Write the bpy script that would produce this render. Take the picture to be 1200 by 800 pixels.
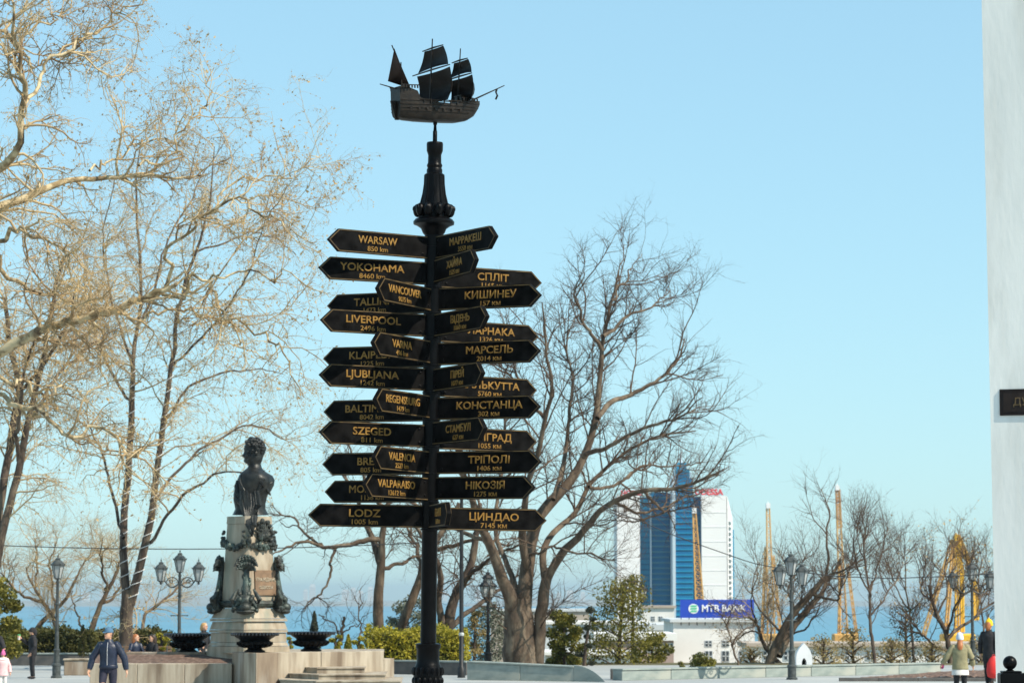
import bpy, bmesh, math, random
import numpy as np
from mathutils import Vector, Matrix
R = math.radians
rng = np.random.default_rng(7)
random.seed(7)
for o in list(bpy.data.objects): bpy.data.objects.remove(o)
scene = bpy.context.scene
COL = scene.collection

# ------------------------------------------------------------------ camera, sky, sun, exposure
F = 100/36*1200                      # focal length in photograph pixels
CAMH = 2.5
PITCH = math.atan(298/F)
cam_data = bpy.data.cameras.new('camera'); cam = bpy.data.objects.new('camera', cam_data); COL.objects.link(cam)
cam.location = (0, 0, CAMH); cam.rotation_euler = (R(90)+PITCH, 0, 0)
cam_data.lens = 100; cam_data.sensor_width = 36; cam_data.clip_end = 40000; cam_data.clip_start = 0.5
cam_data.dof.use_dof = True; cam_data.dof.focus_distance = 30.0; cam_data.dof.aperture_fstop = 6.3
scene.camera = cam
SUN_AZ, SUN_EL = R(59), R(46)        # azimuth to the right of the viewing axis, behind the camera
to_sun = Vector((math.sin(SUN_AZ)*math.cos(SUN_EL), -math.cos(SUN_AZ)*math.cos(SUN_EL), math.sin(SUN_EL)))
world = bpy.data.worlds.new('World'); scene.world = world; world.use_nodes = True
wn = world.node_tree.nodes; wl = world.node_tree.links
bg = wn['Background']
sky = wn.new('ShaderNodeTexSky'); sky.sky_type = 'NISHITA'; sky.sun_disc = False
sky.sun_elevation = SUN_EL
sky.sun_rotation = math.atan2(to_sun.x, to_sun.y)
sky.altitude = 0; sky.air_density = 1.0; sky.dust_density = 0.3; sky.ozone_density = 7.0
tint = wn.new('ShaderNodeMix'); tint.data_type = 'RGBA'; tint.blend_type = 'MULTIPLY'
tint.inputs[0].default_value = 1.0; tint.inputs[7].default_value = (2.40, 3.26, 3.34, 1)
soft = wn.new('ShaderNodeGamma'); soft.inputs[1].default_value = 0.45   # the camera's flat shoulder over the whole sky
wl.new(sky.outputs[0], soft.inputs[0]); wl.new(soft.outputs[0], tint.inputs[6]); wl.new(tint.outputs[2], bg.inputs[0])
bg.inputs[1].default_value = 0.103
sd = bpy.data.lights.new('sun', 'SUN'); sd.energy = 5.0; sd.angle = R(0.53); sd.color = (1.0, 0.91, 0.77)
so = bpy.data.objects.new('sun', sd); COL.objects.link(so)
so.rotation_euler = to_sun.to_track_quat('Z', 'Y').to_euler()
scene.view_settings.view_transform = 'Standard'; scene.view_settings.look = 'None'
scene.view_settings.gamma = 1.0; scene.view_settings.use_curve_mapping = False
scene.view_settings.exposure = 0.36
HAZE = 9e-5                          # density of the air
scene.render.engine = 'CYCLES'

# ------------------------------------------------------------------ helpers
def W(px, py, D):
    u = (px-600)/F; v = (400-py)/F
    dy = math.cos(PITCH) - v*math.sin(PITCH); dz = math.sin(PITCH) + v*math.cos(PITCH)
    k = D/dy
    return Vector((u*k, D, CAMH + dz*k))
def ppm(D): return F/D

def tag(o, label=None, cat=None, group=None, kind=None):
    if label: o['label'] = label
    if cat: o['category'] = cat
    if group: o['group'] = group
    if kind: o['kind'] = kind
    return o
def empty(name, loc=(0, 0, 0), rz=0.0, label=None, cat=None, group=None):
    o = bpy.data.objects.new(name, None); COL.objects.link(o); o.empty_display_size = 0.2
    o.location = loc; o.rotation_euler = (0, 0, rz)
    return tag(o, label, cat, group)
def link(name, me, parent=None, loc=None, rot=None):
    o = bpy.data.objects.new(name, me); COL.objects.link(o)
    if parent is not None: o.parent = parent
    if loc is not None: o.location = loc
    if rot is not None: o.rotation_euler = rot
    return o
def copy_tree(o, parent=None):
    c = o.copy(); COL.objects.link(c); c.parent = parent
    for ch in list(o.children): copy_tree(ch, c)
    return c

# ------------------------------------------------------------------ materials
MATS = {}
def mat(name, c1, c2=None, scale=4.0, rough=0.7, bump=0.0, bscale=None, metal=0.0, spec=0.5, detail=6.0, lo=0.35, hi=0.65, c3=None, s3=1.0, stretch=None, coords='Object', sheen=0.0, trans=0.0):
    m = bpy.data.materials.new(name); m.use_nodes = True
    nt = m.node_tree; N = nt.nodes; L = nt.links; b = N['Principled BSDF']
    b.inputs['Roughness'].default_value = rough; b.inputs['Metallic'].default_value = metal
    b.inputs['Specular IOR Level'].default_value = spec
    b.inputs['Base Color'].default_value = (*c1, 1)
    tc = N.new('ShaderNodeTexCoord'); src = tc.outputs[coords]
    if stretch:
        mp = N.new('ShaderNodeMapping'); mp.inputs['Scale'].default_value = stretch
        L.new(src, mp.inputs[0]); src = mp.outputs[0]
    out = None
    if c2 is not None:
        n = N.new('ShaderNodeTexNoise'); n.inputs['Scale'].default_value = scale; n.inputs['Detail'].default_value = detail
        L.new(src, n.inputs['Vector'])
        r = N.new('ShaderNodeValToRGB'); r.color_ramp.elements[0].position = lo; r.color_ramp.elements[1].position = hi
        r.color_ramp.elements[0].color = (*c1, 1); r.color_ramp.elements[1].color = (*c2, 1)
        L.new(n.outputs['Fac'], r.inputs[0]); out = r.outputs[0]
        if c3 is not None:
            n3 = N.new('ShaderNodeTexNoise'); n3.inputs['Scale'].default_value = s3; n3.inputs['Detail'].default_value = 5
            L.new(src, n3.inputs['Vector'])
            r3 = N.new('ShaderNodeValToRGB'); r3.color_ramp.elements[0].position = 0.5; r3.color_ramp.elements[1].position = 0.68
            r3.color_ramp.elements[0].color = (0, 0, 0, 1); r3.color_ramp.elements[1].color = (1, 1, 1, 1)
            L.new(n3.outputs['Fac'], r3.inputs[0])
            mx = N.new('ShaderNodeMix'); mx.data_type = 'RGBA'
            L.new(r3.outputs[0], mx.inputs[0]); L.new(out, mx.inputs[6]); mx.inputs[7].default_value = (*c3, 1); out = mx.outputs[2]
        L.new(out, b.inputs['Base Color'])
    if bump > 0:
        nb = N.new('ShaderNodeTexNoise'); nb.inputs['Scale'].default_value = bscale or scale*4; nb.inputs['Detail'].default_value = 8
        L.new(src, nb.inputs['Vector'])
        bp = N.new('ShaderNodeBump'); bp.inputs['Strength'].default_value = bump; bp.inputs['Distance'].default_value = 0.02
        L.new(nb.outputs['Fac'], bp.inputs['Height']); L.new(bp.outputs[0], b.inputs['Normal'])
    if trans > 0:
        tr = N.new('ShaderNodeBsdfTranslucent'); ms = N.new('ShaderNodeMixShader'); ms.inputs[0].default_value = trans
        if out is not None: L.new(out, tr.inputs[0])
        else: tr.inputs[0].default_value = (*c1, 1)
        L.new(b.outputs[0], ms.inputs[1]); L.new(tr.outputs[0], ms.inputs[2])
        L.new(ms.outputs[0], N['Material Output'].inputs[0])
    MATS[name] = m
    return m

M = MATS
mat('iron', (0.0014, 0.0014, 0.0017), (0.003, 0.003, 0.0034), 12, rough=0.34, spec=0.11, bump=0.15, bscale=60)
mat('urn_bead', (0.008, 0.008, 0.010), (0.015, 0.015, 0.018), 12, rough=0.22, spec=0.7)
mat('sign_black', (0.0018, 0.0016, 0.0016), (0.0085, 0.008, 0.0078), 9, rough=0.55, spec=0.05, bump=0.15, bscale=150, detail=10)
mat('gold', (0.33, 0.18, 0.038), (0.19, 0.10, 0.022), 14, rough=0.45, spec=0.25)
mat('gold_trim', (0.15, 0.10, 0.042), (0.06, 0.04, 0.02), 9, rough=0.5, spec=0.25)
mat('ship_bronze', (0.008, 0.0058, 0.0045), (0.022, 0.016, 0.011), 14, rough=0.40, metal=0.15, spec=0.3, bump=0.2, bscale=50)
mat('sail_metal', (0.005, 0.0034, 0.003), (0.012, 0.0078, 0.0065), 8, rough=0.5, spec=0.15, bump=0.1)
mat('lamp_iron', (0.035, 0.042, 0.042), (0.075, 0.085, 0.083), 9, rough=0.5, spec=0.4)
mat('lamp_black', (0.008, 0.008, 0.009), (0.02, 0.02, 0.02), 9, rough=0.5, spec=0.4)
mat('lamp_glass', (0.50, 0.52, 0.50), (0.36, 0.38, 0.37), 5, rough=0.15, spec=0.6)
mat('lamp_glass_dark', (0.40, 0.42, 0.41), (0.30, 0.32, 0.32), 5, rough=0.12, spec=0.6)
mat('granite_pale', (0.45, 0.39, 0.30), (0.29, 0.235, 0.17), 1.6, rough=0.8, bump=0.25, bscale=25, c3=(0.17, 0.125, 0.085), s3=0.9, stretch=(3.0, 3.0, 0.35))
mat('granite_pedestal', (0.42, 0.36, 0.27), (0.27, 0.21, 0.145), 1.8, rough=0.75, bump=0.25, bscale=30, c3=(0.25, 0.25, 0.19), s3=1.3, stretch=(2.5, 2.5, 0.6))
mat('granite_brown', (0.30, 0.23, 0.16), (0.20, 0.145, 0.10), 1.8, rough=0.8, bump=0.25, bscale=25, c3=(0.36, 0.31, 0.25), s3=1.0, stretch=(3, 3, 0.5))
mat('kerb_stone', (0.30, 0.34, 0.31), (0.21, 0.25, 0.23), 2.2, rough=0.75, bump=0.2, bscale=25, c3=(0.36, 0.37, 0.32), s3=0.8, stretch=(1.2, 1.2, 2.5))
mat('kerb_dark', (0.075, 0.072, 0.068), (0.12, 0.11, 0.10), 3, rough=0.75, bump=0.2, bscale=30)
mat('bronze', (0.018, 0.021, 0.019), (0.052, 0.058, 0.049), 9, rough=0.5, metal=0.3, bump=0.5, bscale=40, c3=(0.085, 0.115, 0.098), s3=3)
mat('bronze_dark', (0.010, 0.011, 0.011), (0.030, 0.032, 0.029), 7, rough=0.42, metal=0.3, spec=0.4, bump=0.4, bscale=30)
mat('plaque_tan', (0.24, 0.15, 0.085), (0.17, 0.105, 0.06), 6, rough=0.6, bump=0.1)
mat('plaque_letters', (0.42, 0.36, 0.26), (0.34, 0.28, 0.2), 10, rough=0.6)
mat('bark_brown', (0.062, 0.041, 0.026), (0.12, 0.083, 0.053), 3.0, rough=0.9, bump=1.0, bscale=9, c3=(0.19, 0.145, 0.098), s3=1.6, stretch=(2, 2, 0.7))
mat('bark_grey', (0.12, 0.095, 0.078), (0.20, 0.165, 0.135), 3.0, rough=0.9, bump=0.6, bscale=14, stretch=(2, 2, 0.6))
mat('bark_plane', (0.56, 0.45, 0.27), (0.28, 0.20, 0.10), 4.5, rough=0.9, bump=0.7, bscale=14, lo=0.44, hi=0.54, c3=(0.10, 0.065, 0.035), s3=3.4)
mat('bark_dark', (0.042, 0.028, 0.02), (0.09, 0.063, 0.045), 3.5, rough=0.9, bump=0.9, bscale=14, c3=(0.17, 0.13, 0.09), s3=2.2, stretch=(2, 2, 0.6))
mat('twig_brown', (0.062, 0.038, 0.024), (0.125, 0.082, 0.052), 2.0, rough=0.9)
mat('twig_tan', (0.56, 0.43, 0.24), (0.25, 0.165, 0.085), 0.9, rough=0.9)
mat('dry_leaf', (0.62, 0.42, 0.17), (0.40, 0.24, 0.085), 1.8, rough=0.85, trans=0.35)
mat('hedge_green', (0.045, 0.050, 0.010), (0.12, 0.105, 0.018), 1.5, rough=0.8, trans=0.2)
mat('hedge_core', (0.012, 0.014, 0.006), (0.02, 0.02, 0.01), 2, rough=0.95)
mat('hedge_yellow', (0.16, 0.155, 0.012), (0.42, 0.35, 0.022), 2.6, rough=0.75, trans=0.25)
mat('conifer', (0.070, 0.080, 0.014), (0.26, 0.225, 0.032), 1.8, rough=0.8, trans=0.25)
mat('conifer_dark', (0.035, 0.045, 0.028), (0.075, 0.08, 0.045), 1.6, rough=0.8, trans=0.2)
mat('olive_leaf', (0.26, 0.20, 0.075), (0.40, 0.31, 0.14), 1.2, rough=0.8, trans=0.3)
mat('blue_leaf', (0.10, 0.125, 0.10), (0.19, 0.20, 0.14), 1.2, rough=0.8, trans=0.2)
mat('paving', (0.36, 0.375, 0.365), (0.28, 0.295, 0.29), 0.5, rough=0.75, bump=0.1, bscale=8, c3=(0.42, 0.425, 0.40), s3=0.25, stretch=(0.6, 3.0, 1))
mat('soil', (0.145, 0.085, 0.060), (0.075, 0.045, 0.033), 5, rough=0.95, bump=0.9, bscale=14, c3=(0.22, 0.15, 0.11), s3=9)
mat('terrain', (0.16, 0.135, 0.06), (0.09, 0.085, 0.035), 0.15, rough=0.95, bump=0.5, bscale=2)
mat('sea', (0.085, 0.255, 0.355), (0.11, 0.285, 0.39), 0.0012, rough=0.6, spec=0.15, stretch=(0.25, 1, 1))
mat('shore', (0.30, 0.29, 0.25), (0.22, 0.23, 0.20), 0.004, rough=0.9)
mat('far_block', (0.75, 0.72, 0.68), (0.6, 0.58, 0.55), 0.02, rough=0.9)
mat('white_wall', (0.84, 0.83, 0.78), (0.66, 0.665, 0.63), 0.55, rough=0.9, bump=0.16, bscale=10, detail=9, lo=0.42, hi=0.72, c3=(0.70, 0.69, 0.64), s3=1.2, stretch=(1.6, 1.6, 0.45))
mat('white_paint', (0.84, 0.82, 0.78), (0.74, 0.72, 0.68), 0.25, rough=0.7)
mat('hotel_white', (0.88, 0.87, 0.86), (0.83, 0.83, 0.83), 0.08, rough=0.6)
mat('hotel_glass', (0.012, 0.235, 0.42), (0.03, 0.33, 0.52), 0.07, rough=0.25, spec=0.25, stretch=(1, 1, 0.4))
mat('hotel_glass_dark', (0.006, 0.125, 0.28), (0.012, 0.19, 0.37), 0.07, rough=0.25, spec=0.2, stretch=(1, 1, 0.4))
mat('hotel_band', (0.05, 0.22, 0.30), (0.035, 0.17, 0.25), 0.2, rough=0.5)
mat('hotel_fin', (0.55, 0.66, 0.74), (0.48, 0.6, 0.68), 0.1, rough=0.5)
mat('window_dark', (0.035, 0.045, 0.055), (0.06, 0.07, 0.08), 0.8, rough=0.2, spec=0.5)
mat('red_letter', (0.62, 0.06, 0.07), (0.55, 0.05, 0.06), 1, rough=0.6)
mat('bank_blue', (0.012, 0.055, 0.44), (0.016, 0.065, 0.48), 0.5, rough=0.45)
mat('bank_white', (0.85, 0.86, 0.88), (0.8, 0.8, 0.82), 0.5, rough=0.5)
mat('bank_green', (0.10, 0.52, 0.30), (0.12, 0.56, 0.34), 0.5, rough=0.5)
mat('tan_wall', (0.46, 0.38, 0.31), (0.38, 0.32, 0.26), 0.15, rough=0.85)
mat('pink_wall', (0.44, 0.31, 0.26), (0.38, 0.27, 0.23), 0.2, rough=0.85)
mat('roof_pale', (0.62, 0.64, 0.64), (0.52, 0.55, 0.56), 0.1, rough=0.6)
mat('crane_yellow', (0.88, 0.50, 0.015), (0.78, 0.42, 0.02), 0.4, rough=0.55)
mat('crane_ochre', (0.74, 0.43, 0.12), (0.64, 0.35, 0.09), 0.4, rough=0.6)
mat('crane_rust', (0.46, 0.20, 0.085), (0.56, 0.33, 0.12), 0.15, rough=0.6)
mat('cable', (0.02, 0.02, 0.022), (0.03, 0.03, 0.03), 3, rough=0.6)
mat('string_white', (0.75, 0.74, 0.70), (0.65, 0.63, 0.6), 6, rough=0.5)
mat('sculpt_white', (0.82, 0.82, 0.81), (0.74, 0.75, 0.75), 2, rough=0.6, bump=0.1)
mat('door_brown', (0.010, 0.006, 0.005), (0.018, 0.010, 0.008), 5, rough=0.5, spec=0.2)
mat('plate_face', (0.018, 0.011, 0.009), (0.028, 0.018, 0.014), 6, rough=0.5, spec=0.2)
# people
mat('skin', (0.66, 0.37, 0.24), (0.58, 0.32, 0.21), 8, rough=0.6)
mat('navy', (0.008, 0.014, 0.034), (0.014, 0.022, 0.050), 9, rough=0.45, bump=0.8, bscale=9)
mat('trouser_navy', (0.012, 0.013, 0.030), (0.020, 0.020, 0.042), 9, rough=0.8)
mat('shirt_grey', (0.5, 0.5, 0.5), (0.42, 0.42, 0.43), 6, rough=0.8)
mat('cap_blue', (0.07, 0.16, 0.26), (0.05, 0.12, 0.2), 6, rough=0.8)
mat('black_cloth', (0.008, 0.008, 0.010), (0.016, 0.015, 0.018), 8, rough=0.8, bump=0.8, bscale=9)
mat('pink_hat', (0.72, 0.16, 0.36), (0.62, 0.12, 0.3), 12, rough=0.9)
mat('pale_pink', (0.78, 0.55, 0.55), (0.72, 0.45, 0.46), 9, rough=0.8)
mat('cream_cloth', (0.78, 0.74, 0.70), (0.68, 0.64, 0.6), 9, rough=0.8)
mat('hair_dark', (0.025, 0.014, 0.010), (0.05, 0.028, 0.018), 20, rough=0.5)
mat('hair_red', (0.42, 0.15, 0.045), (0.32, 0.10, 0.03), 20, rough=0.5)
mat('hair_blond', (0.55, 0.33, 0.13), (0.45, 0.25, 0.1), 20, rough=0.5)
mat('hat_blue', (0.52, 0.62, 0.74), (0.62, 0.68, 0.76), 12, rough=0.9)
mat('olive_coat', (0.30, 0.27, 0.15), (0.24, 0.215, 0.12), 9, rough=0.8, bump=0.8, bscale=9)
mat('magenta', (0.35, 0.04, 0.14), (0.28, 0.03, 0.11), 9, rough=0.8)
mat('yellow_hat', (0.85, 0.55, 0.015), (0.78, 0.47, 0.01), 12, rough=0.9)
mat('red_bag', (0.68, 0.025, 0.02), (0.55, 0.02, 0.02), 6, rough=0.55, bump=0.3, bscale=12)
mat('bottle_green', (0.10, 0.42, 0.12), (0.08, 0.36, 0.1), 6, rough=0.3)
mat('wood', (0.20, 0.12, 0.07), (0.14, 0.085, 0.05), 4, rough=0.7, stretch=(1, 8, 8))
mat('eye', (0.02, 0.015, 0.012), None, rough=0.3)
mat('lip', (0.42, 0.17, 0.14), None, rough=0.5)

# ------------------------------------------------------------------ mesh builder
class MB:
    def __init__(s): s.v = []; s.f = []
    def add(s, vs, fs):
        b = len(s.v); s.v.extend([tuple(v) for v in vs]); s.f.extend([tuple(i+b for i in f) for f in fs]); return s
    def box(s, x0, x1, y0, y1, z0, z1):
        return s.add([(x0,y0,z0),(x1,y0,z0),(x1,y1,z0),(x0,y1,z0),(x0,y0,z1),(x1,y0,z1),(x1,y1,z1),(x0,y1,z1)],
                     [(0,3,2,1),(4,5,6,7),(0,1,5,4),(1,2,6,5),(2,3,7,6),(3,0,4,7)])
    def bbox(s, x0, x1, y0, y1, z0, z1, b=0.01):
        # box with chamfered edges
        bm = bmesh.new(); bmesh.ops.create_cube(bm, size=1)
        for v in bm.verts: v.co = Vector(((x0+x1)/2+v.co.x*(x1-x0), (y0+y1)/2+v.co.y*(y1-y0), (z0+z1)/2+v.co.z*(z1-z0)))
        bmesh.ops.bevel(bm, geom=bm.edges[:], offset=b, segments=1, affect='EDGES')
        bm.verts.index_update()
        s.add([v.co[:] for v in bm.verts], [[v.index for v in f.verts] for f in bm.faces]); bm.free(); return s
    def prism(s, poly, z0, z1, top=None):
        n = len(poly); tp = top or poly
        vs = [(p[0], p[1], z0) for p in poly]+[(p[0], p[1], z1) for p in tp]
        fs = [tuple(range(n-1, -1, -1)), tuple(range(n, 2*n))]+[(i, (i+1) % n, n+(i+1) % n, n+i) for i in range(n)]
        return s.add(vs, fs)
    def lathe(s, prof, n=20, cx=0, cy=0, star=None, rot=0.0):
        vs = []; fs = []
        for (r, z) in prof:
            for i in range(n):
                a = rot+2*math.pi*i/n; k = 1 if star is None else 1+star[0]*math.cos(a*star[1])
                vs.append((cx+r*k*math.cos(a), cy+r*k*math.sin(a), z))
        m = len(prof)
        for j in range(m-1):
            for i in range(n):
                fs.append((j*n+i, j*n+(i+1) % n, (j+1)*n+(i+1) % n, (j+1)*n+i))
        fs.append(tuple(range(n-1, -1, -1))); fs.append(tuple((m-1)*n+i for i in range(n)))
        return s.add(vs, fs)
    def tube(s, pts, r, n=8):
        pts = [Vector(p) for p in pts]; m = len(pts)
        rs = [r]*m if not hasattr(r, '__len__') else list(r)
        vs = []; fs = []
        up = Vector((0.13, 0.21, 0.97))
        for i, p in enumerate(pts):
            t = (pts[min(i+1, m-1)]-pts[max(i-1, 0)]).normalized()
            u = t.cross(up)
            if u.length < 0.05: u = t.cross(Vector((1, 0, 0)))
            u.normalize(); w = t.cross(u)
            for k in range(n):
                a = 2*math.pi*k/n; vs.append(p+(u*math.cos(a)+w*math.sin(a))*rs[i])
        for j in range(m-1):
            for k in range(n): fs.append((j*n+k, j*n+(k+1) % n, (j+1)*n+(k+1) % n, (j+1)*n+k))
        fs.append(tuple(range(n-1, -1, -1))); fs.append(tuple((m-1)*n+k for k in range(n)))
        return s.add(vs, fs)
    def loft(s, rings):
        n = len(rings[0]); vs = [p for r in rings for p in r]; fs = []; m = len(rings)
        for j in range(m-1):
            for k in range(n): fs.append((j*n+k, j*n+(k+1) % n, (j+1)*n+(k+1) % n, (j+1)*n+k))
        fs.append(tuple(range(n-1, -1, -1))); fs.append(tuple((m-1)*n+k for k in range(n)))
        return s.add(vs, fs)
    def ball(s, c, r, nu=10, nv=7, sq=None):
        rx, ry, rz = r if hasattr(r, '__len__') else (r, r, r)
        rings = []
        for j in range(nv+1):
            ph = -math.pi/2+math.pi*(0.04+0.92*j/nv)
            rings.append([(c[0]+rx*math.cos(ph)*math.cos(2*math.pi*i/nu), c[1]+ry*math.cos(ph)*math.sin(2*math.pi*i/nu), c[2]+rz*math.sin(ph)) for i in range(nu)])
        return s.loft(rings)
    def mesh(s, name, m, smooth=False):
        me = bpy.data.meshes.new(name); me.from_pydata(s.v, [], s.f); me.update()
        for x in (m if isinstance(m, (list, tuple)) else [m]): me.materials.append(MATS[x])
        if smooth: smooth_angle(me)
        return me
    def build(s, name, m, parent=None, loc=None, rot=None, smooth=False):
        return link(name, s.mesh(name, m, smooth), parent, loc, rot)
def smooth_angle(me, ang=40):
    bm = bmesh.new(); bm.from_mesh(me)
    bmesh.ops.recalc_face_normals(bm, faces=bm.faces[:])
    for f in bm.faces: f.smooth = True
    c = R(ang)
    for e in bm.edges:
        if len(e.link_faces) == 2 and e.calc_face_angle(0) > c: e.smooth = False
    bm.to_mesh(me); bm.free()
def np_mesh(name, V, Fq, m, smooth=False):
    me = bpy.data.meshes.new(name)
    V = np.ascontiguousarray(V, dtype=np.float32); Fq = np.ascontiguousarray(Fq, dtype=np.int32)
    k = Fq.shape[1]
    me.vertices.add(len(V)); me.vertices.foreach_set('co', V.ravel())
    me.loops.add(Fq.size); me.loops.foreach_set('vertex_index', Fq.ravel())
    me.polygons.add(len(Fq)); me.polygons.foreach_set('loop_start', np.arange(0, Fq.size, k, dtype=np.int32))
    if smooth: me.polygons.foreach_set('use_smooth', np.ones(len(Fq), dtype=bool))
    me.update(calc_edges=True); me.materials.append(MATS[m])
    return me

# ------------------------------------------------------------------ lettering (all text meshes made in one pass)
SIGNS = [  # text, distance, tip px, y px at the pole, side, front/back
 ('WARSAW', '850 km', 383, 291, 'L', 1), ('YOKOHAMA', '8460 km', 372, 321, 'L', 1), ('VANCOUVER', '9075 km', 443, 352, 'L', 1),
 ('TALLINN', '1473 km', 380, 353.5, 'L', -1), ('LIVERPOOL', '2496 km', 375, 382, 'L', 1), ('VARNA', '496 km', 438, 413, 'L', 1),
 ('KLAIPEDA', '1225 km', 376, 417, 'L', -1), ('LJUBLJANA', '1242 km', 374, 445, 'L', 1), ('REGENSBURG', '1479 km', 441, 477, 'L', 1),
 ('BALTIMORE', '8042 km', 377, 480, 'L', -1), ('SZEGED', '811 km', 375, 511, 'L', 1), ('VALENCIA', '2523 km', 440, 542, 'L', 1),
 ('BREST', '805 km', 376, 542.5, 'L', -1), ('VALPARAISO', '13612 km', 429, 573, 'L', 1), ('MOSCOW', '1138 km', 379, 575, 'L', -1),
 ('LODZ', '1005 km', 361, 605, 'L', 1),
 ('МАРРАКЕШ', '3550 км', 584, 291, 'R', 1), ('ХАЙФА', '1525 км', 561, 319, 'R', 1), ('СПЛІТ', '1165 км', 631, 323.5, 'R', -1),
 ('КИШИНЕУ', '157 км', 635, 351, 'R', 1), ('ВІДЕНЬ', '1060 км', 574, 382, 'R', 1), ('ЛАРНАКА', '1326 км', 627, 387, 'R', -1),
 ('МАРСЕЛЬ', '2014 км', 634, 415, 'R', 1), ('ПІРЕЙ', '1077 км', 569, 446, 'R', 1), ('КАЛЬКУТТА', '5760 км', 625, 451, 'R', -1),
 ('КОНСТАНЦА', '302 км', 634, 479, 'R', 1), ('СТАМБУЛ', '627 км', 572, 508, 'R', 1), ('БЕЛГРАД', '1055 км', 625, 512.5, 'R', -1),
 ('ТРІПОЛІ', '1406 км', 635, 542, 'R', 1), ('НІКОЗІЯ', '1275 км', 628, 572, 'R', 1), ('ЦИНДАО', '7145 км', 638, 607, 'R', -1),
 ('ГЕНУЯ', '1690 км', 530, 605, 'R', 1)]
LOOK = str.maketrans('АЕКМНОРСТХІ', 'AEKMHOPCTXI')
def text_batch(specs):
    obs = []
    for (key, body, size, extr, off, m) in specs:
        cu = bpy.data.curves.new('txt', 'FONT'); cu.body = body.translate(LOOK); cu.size = size; cu.extrude = extr*.5; cu.bevel_depth = off; cu.bevel_resolution = 0
        cu.align_x = 'CENTER'; cu.align_y = 'CENTER'; cu.resolution_u = 3
        o = bpy.data.objects.new('txt', cu); COL.objects.link(o); obs.append((key, o, m))
    dg = bpy.context.evaluated_depsgraph_get(); res = {}
    for key, o, m in obs:
        me = bpy.data.meshes.new_from_object(o.evaluated_get(dg)); me.materials.clear(); me.materials.append(MATS[m]); me.name = 'lettering'
        res[key] = me
    for key, o, m in obs:
        cu = o.data; bpy.data.objects.remove(o); bpy.data.curves.remove(cu)
    return res
specs = []
for s in SIGNS:
    specs.append((s[0], s[0], 0.110, 0.003, 0.0021, 'gold')); specs.append((s[0]+'#', s[1], 0.072, 0.003, 0.0009, 'gold'))
specs += [('HOTEL', 'HOTEL', 2.6, 0.15, 0.13, 'red_letter'), ('ODESSA', 'ODESSA', 2.6, 0.15, 0.13, 'red_letter'),
          ('MTB', 'MTB BANK', 1.75, 0.03, 0.05, 'bank_white'), ('PL1', 'ГРАЖДАНЕ', 0.13, 0.012, 0.004, 'plaque_letters'),
          ('PL2', 'ОДЕССЫ', 0.11, 0.012, 0.003, 'plaque_letters'), ('PLATE', 'ДУМСЬКА', 0.14, 0.004, 0.002, 'gold_trim')]
TXT = text_batch(specs)
def text_width(me):
    xs = [v.co.x for v in me.vertices]; return max(xs)-min(xs)

# ================================================================== SETTING
ys = [-60, -20, 0, 20, 40, 60, 80, 95, 108, 116, 125, 140, 165, 200, 235, 300, 400, 700, 1000, 1250, 1300, 1500]
def tz(y):
    return float(np.interp(y, [-60, 112, 135, 235, 1250, 1300, 1500], [0, 0, -4, -33, -33, -45, -60]))
xs = [-900, -500, -250, -150, -80, -50, -30, -20, -10, 0, 10, 20, 30, 50, 80, 150, 250, 500, 900]
V = [(x, y, tz(y)) for y in ys for x in xs]; nx = len(xs)
Fc = [(j*nx+i, j*nx+i+1, (j+1)*nx+i+1, (j+1)*nx+i) for j in range(len(ys)-1) for i in range(nx-1)]
g = MB(); g.v = V; g.f = Fc
tag(g.build('ground', 'terrain'), kind='structure')
pv = MB(); pv.add([(-60, -40, .004), (60, -40, .004), (60, 104, .004), (-60, 104, .004)], [(0, 1, 2, 3)])
tag(pv.build('pavement', 'paving'), kind='structure')
# paving joints: recessed look by narrow stone bands between the slabs
sea = MB(); sea.add([(-14000, 1000, -35), (14000, 1000, -35), (14000, 16000, -35), (-14000, 16000, -35)], [(0, 1, 2, 3)])
tag(sea.build('sea', 'sea'), kind='structure')
# far shore: a low uneven cliff line across the bay
fs = MB(); vs = []; n = 120
for i in range(n+1):
    x = -6000+12000*i/n; h = 14+10*math.sin(i*0.31)+8*math.sin(i*0.83+1)+random.uniform(-3, 3)
    vs += [(x, 10500+60*math.sin(i*.5), -36), (x, 10560+60*math.sin(i*.5), -35+h*.7), (x, 11200, -35+h), (x, 14500, -35+h*1.15)]
ff = []
for i in range(n):
    for k in range(3): ff.append((i*4+k, (i+1)*4+k, (i+1)*4+k+1, i*4+k+1))
fs.add(vs, ff); tag(fs.build('far_shore', 'shore'), kind='structure')

def far_block(px, wpx, ytop, D):
    w = wpx*D/F; top = W(px, ytop, D).z; b = W(px, 706, D)
    m = MB(); d = w*0.6; h = top+20
    m.box(-w/2, w/2, 0, d, 0, h*.86); m.box(-w/2+w*.12, w/2-w*.12, d*.1, d*.9, h*.86, h)
    nf = max(3, int(h/9))
    for k in range(nf): m.box(-w/2-1.2, w/2+1.2, -1.5, 0, h*.86*(k+.6)/nf, h*.86*(k+.9)/nf)
    o = m.build('distant_building', 'far_block', None, (b.x, D, -20))
    tag(o, 'pale hazy block of flats on the far shore across the bay', 'building', 'blocks on the far shore')
for (px, w, yt) in [(366, 7, 684), (358, 5, 690), (375, 6, 695), (405, 9, 690), (414, 6, 688), (422, 8, 692), (434, 6, 687), (330, 6, 694), (520, 7, 693),
                    (560, 6, 691), (655, 5, 694), (668, 8, 691), (683, 5, 693), (100, 8, 694), (120, 6, 691)]:
    far_block(px, w, yt, 10700+random.uniform(0, 300))

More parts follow.
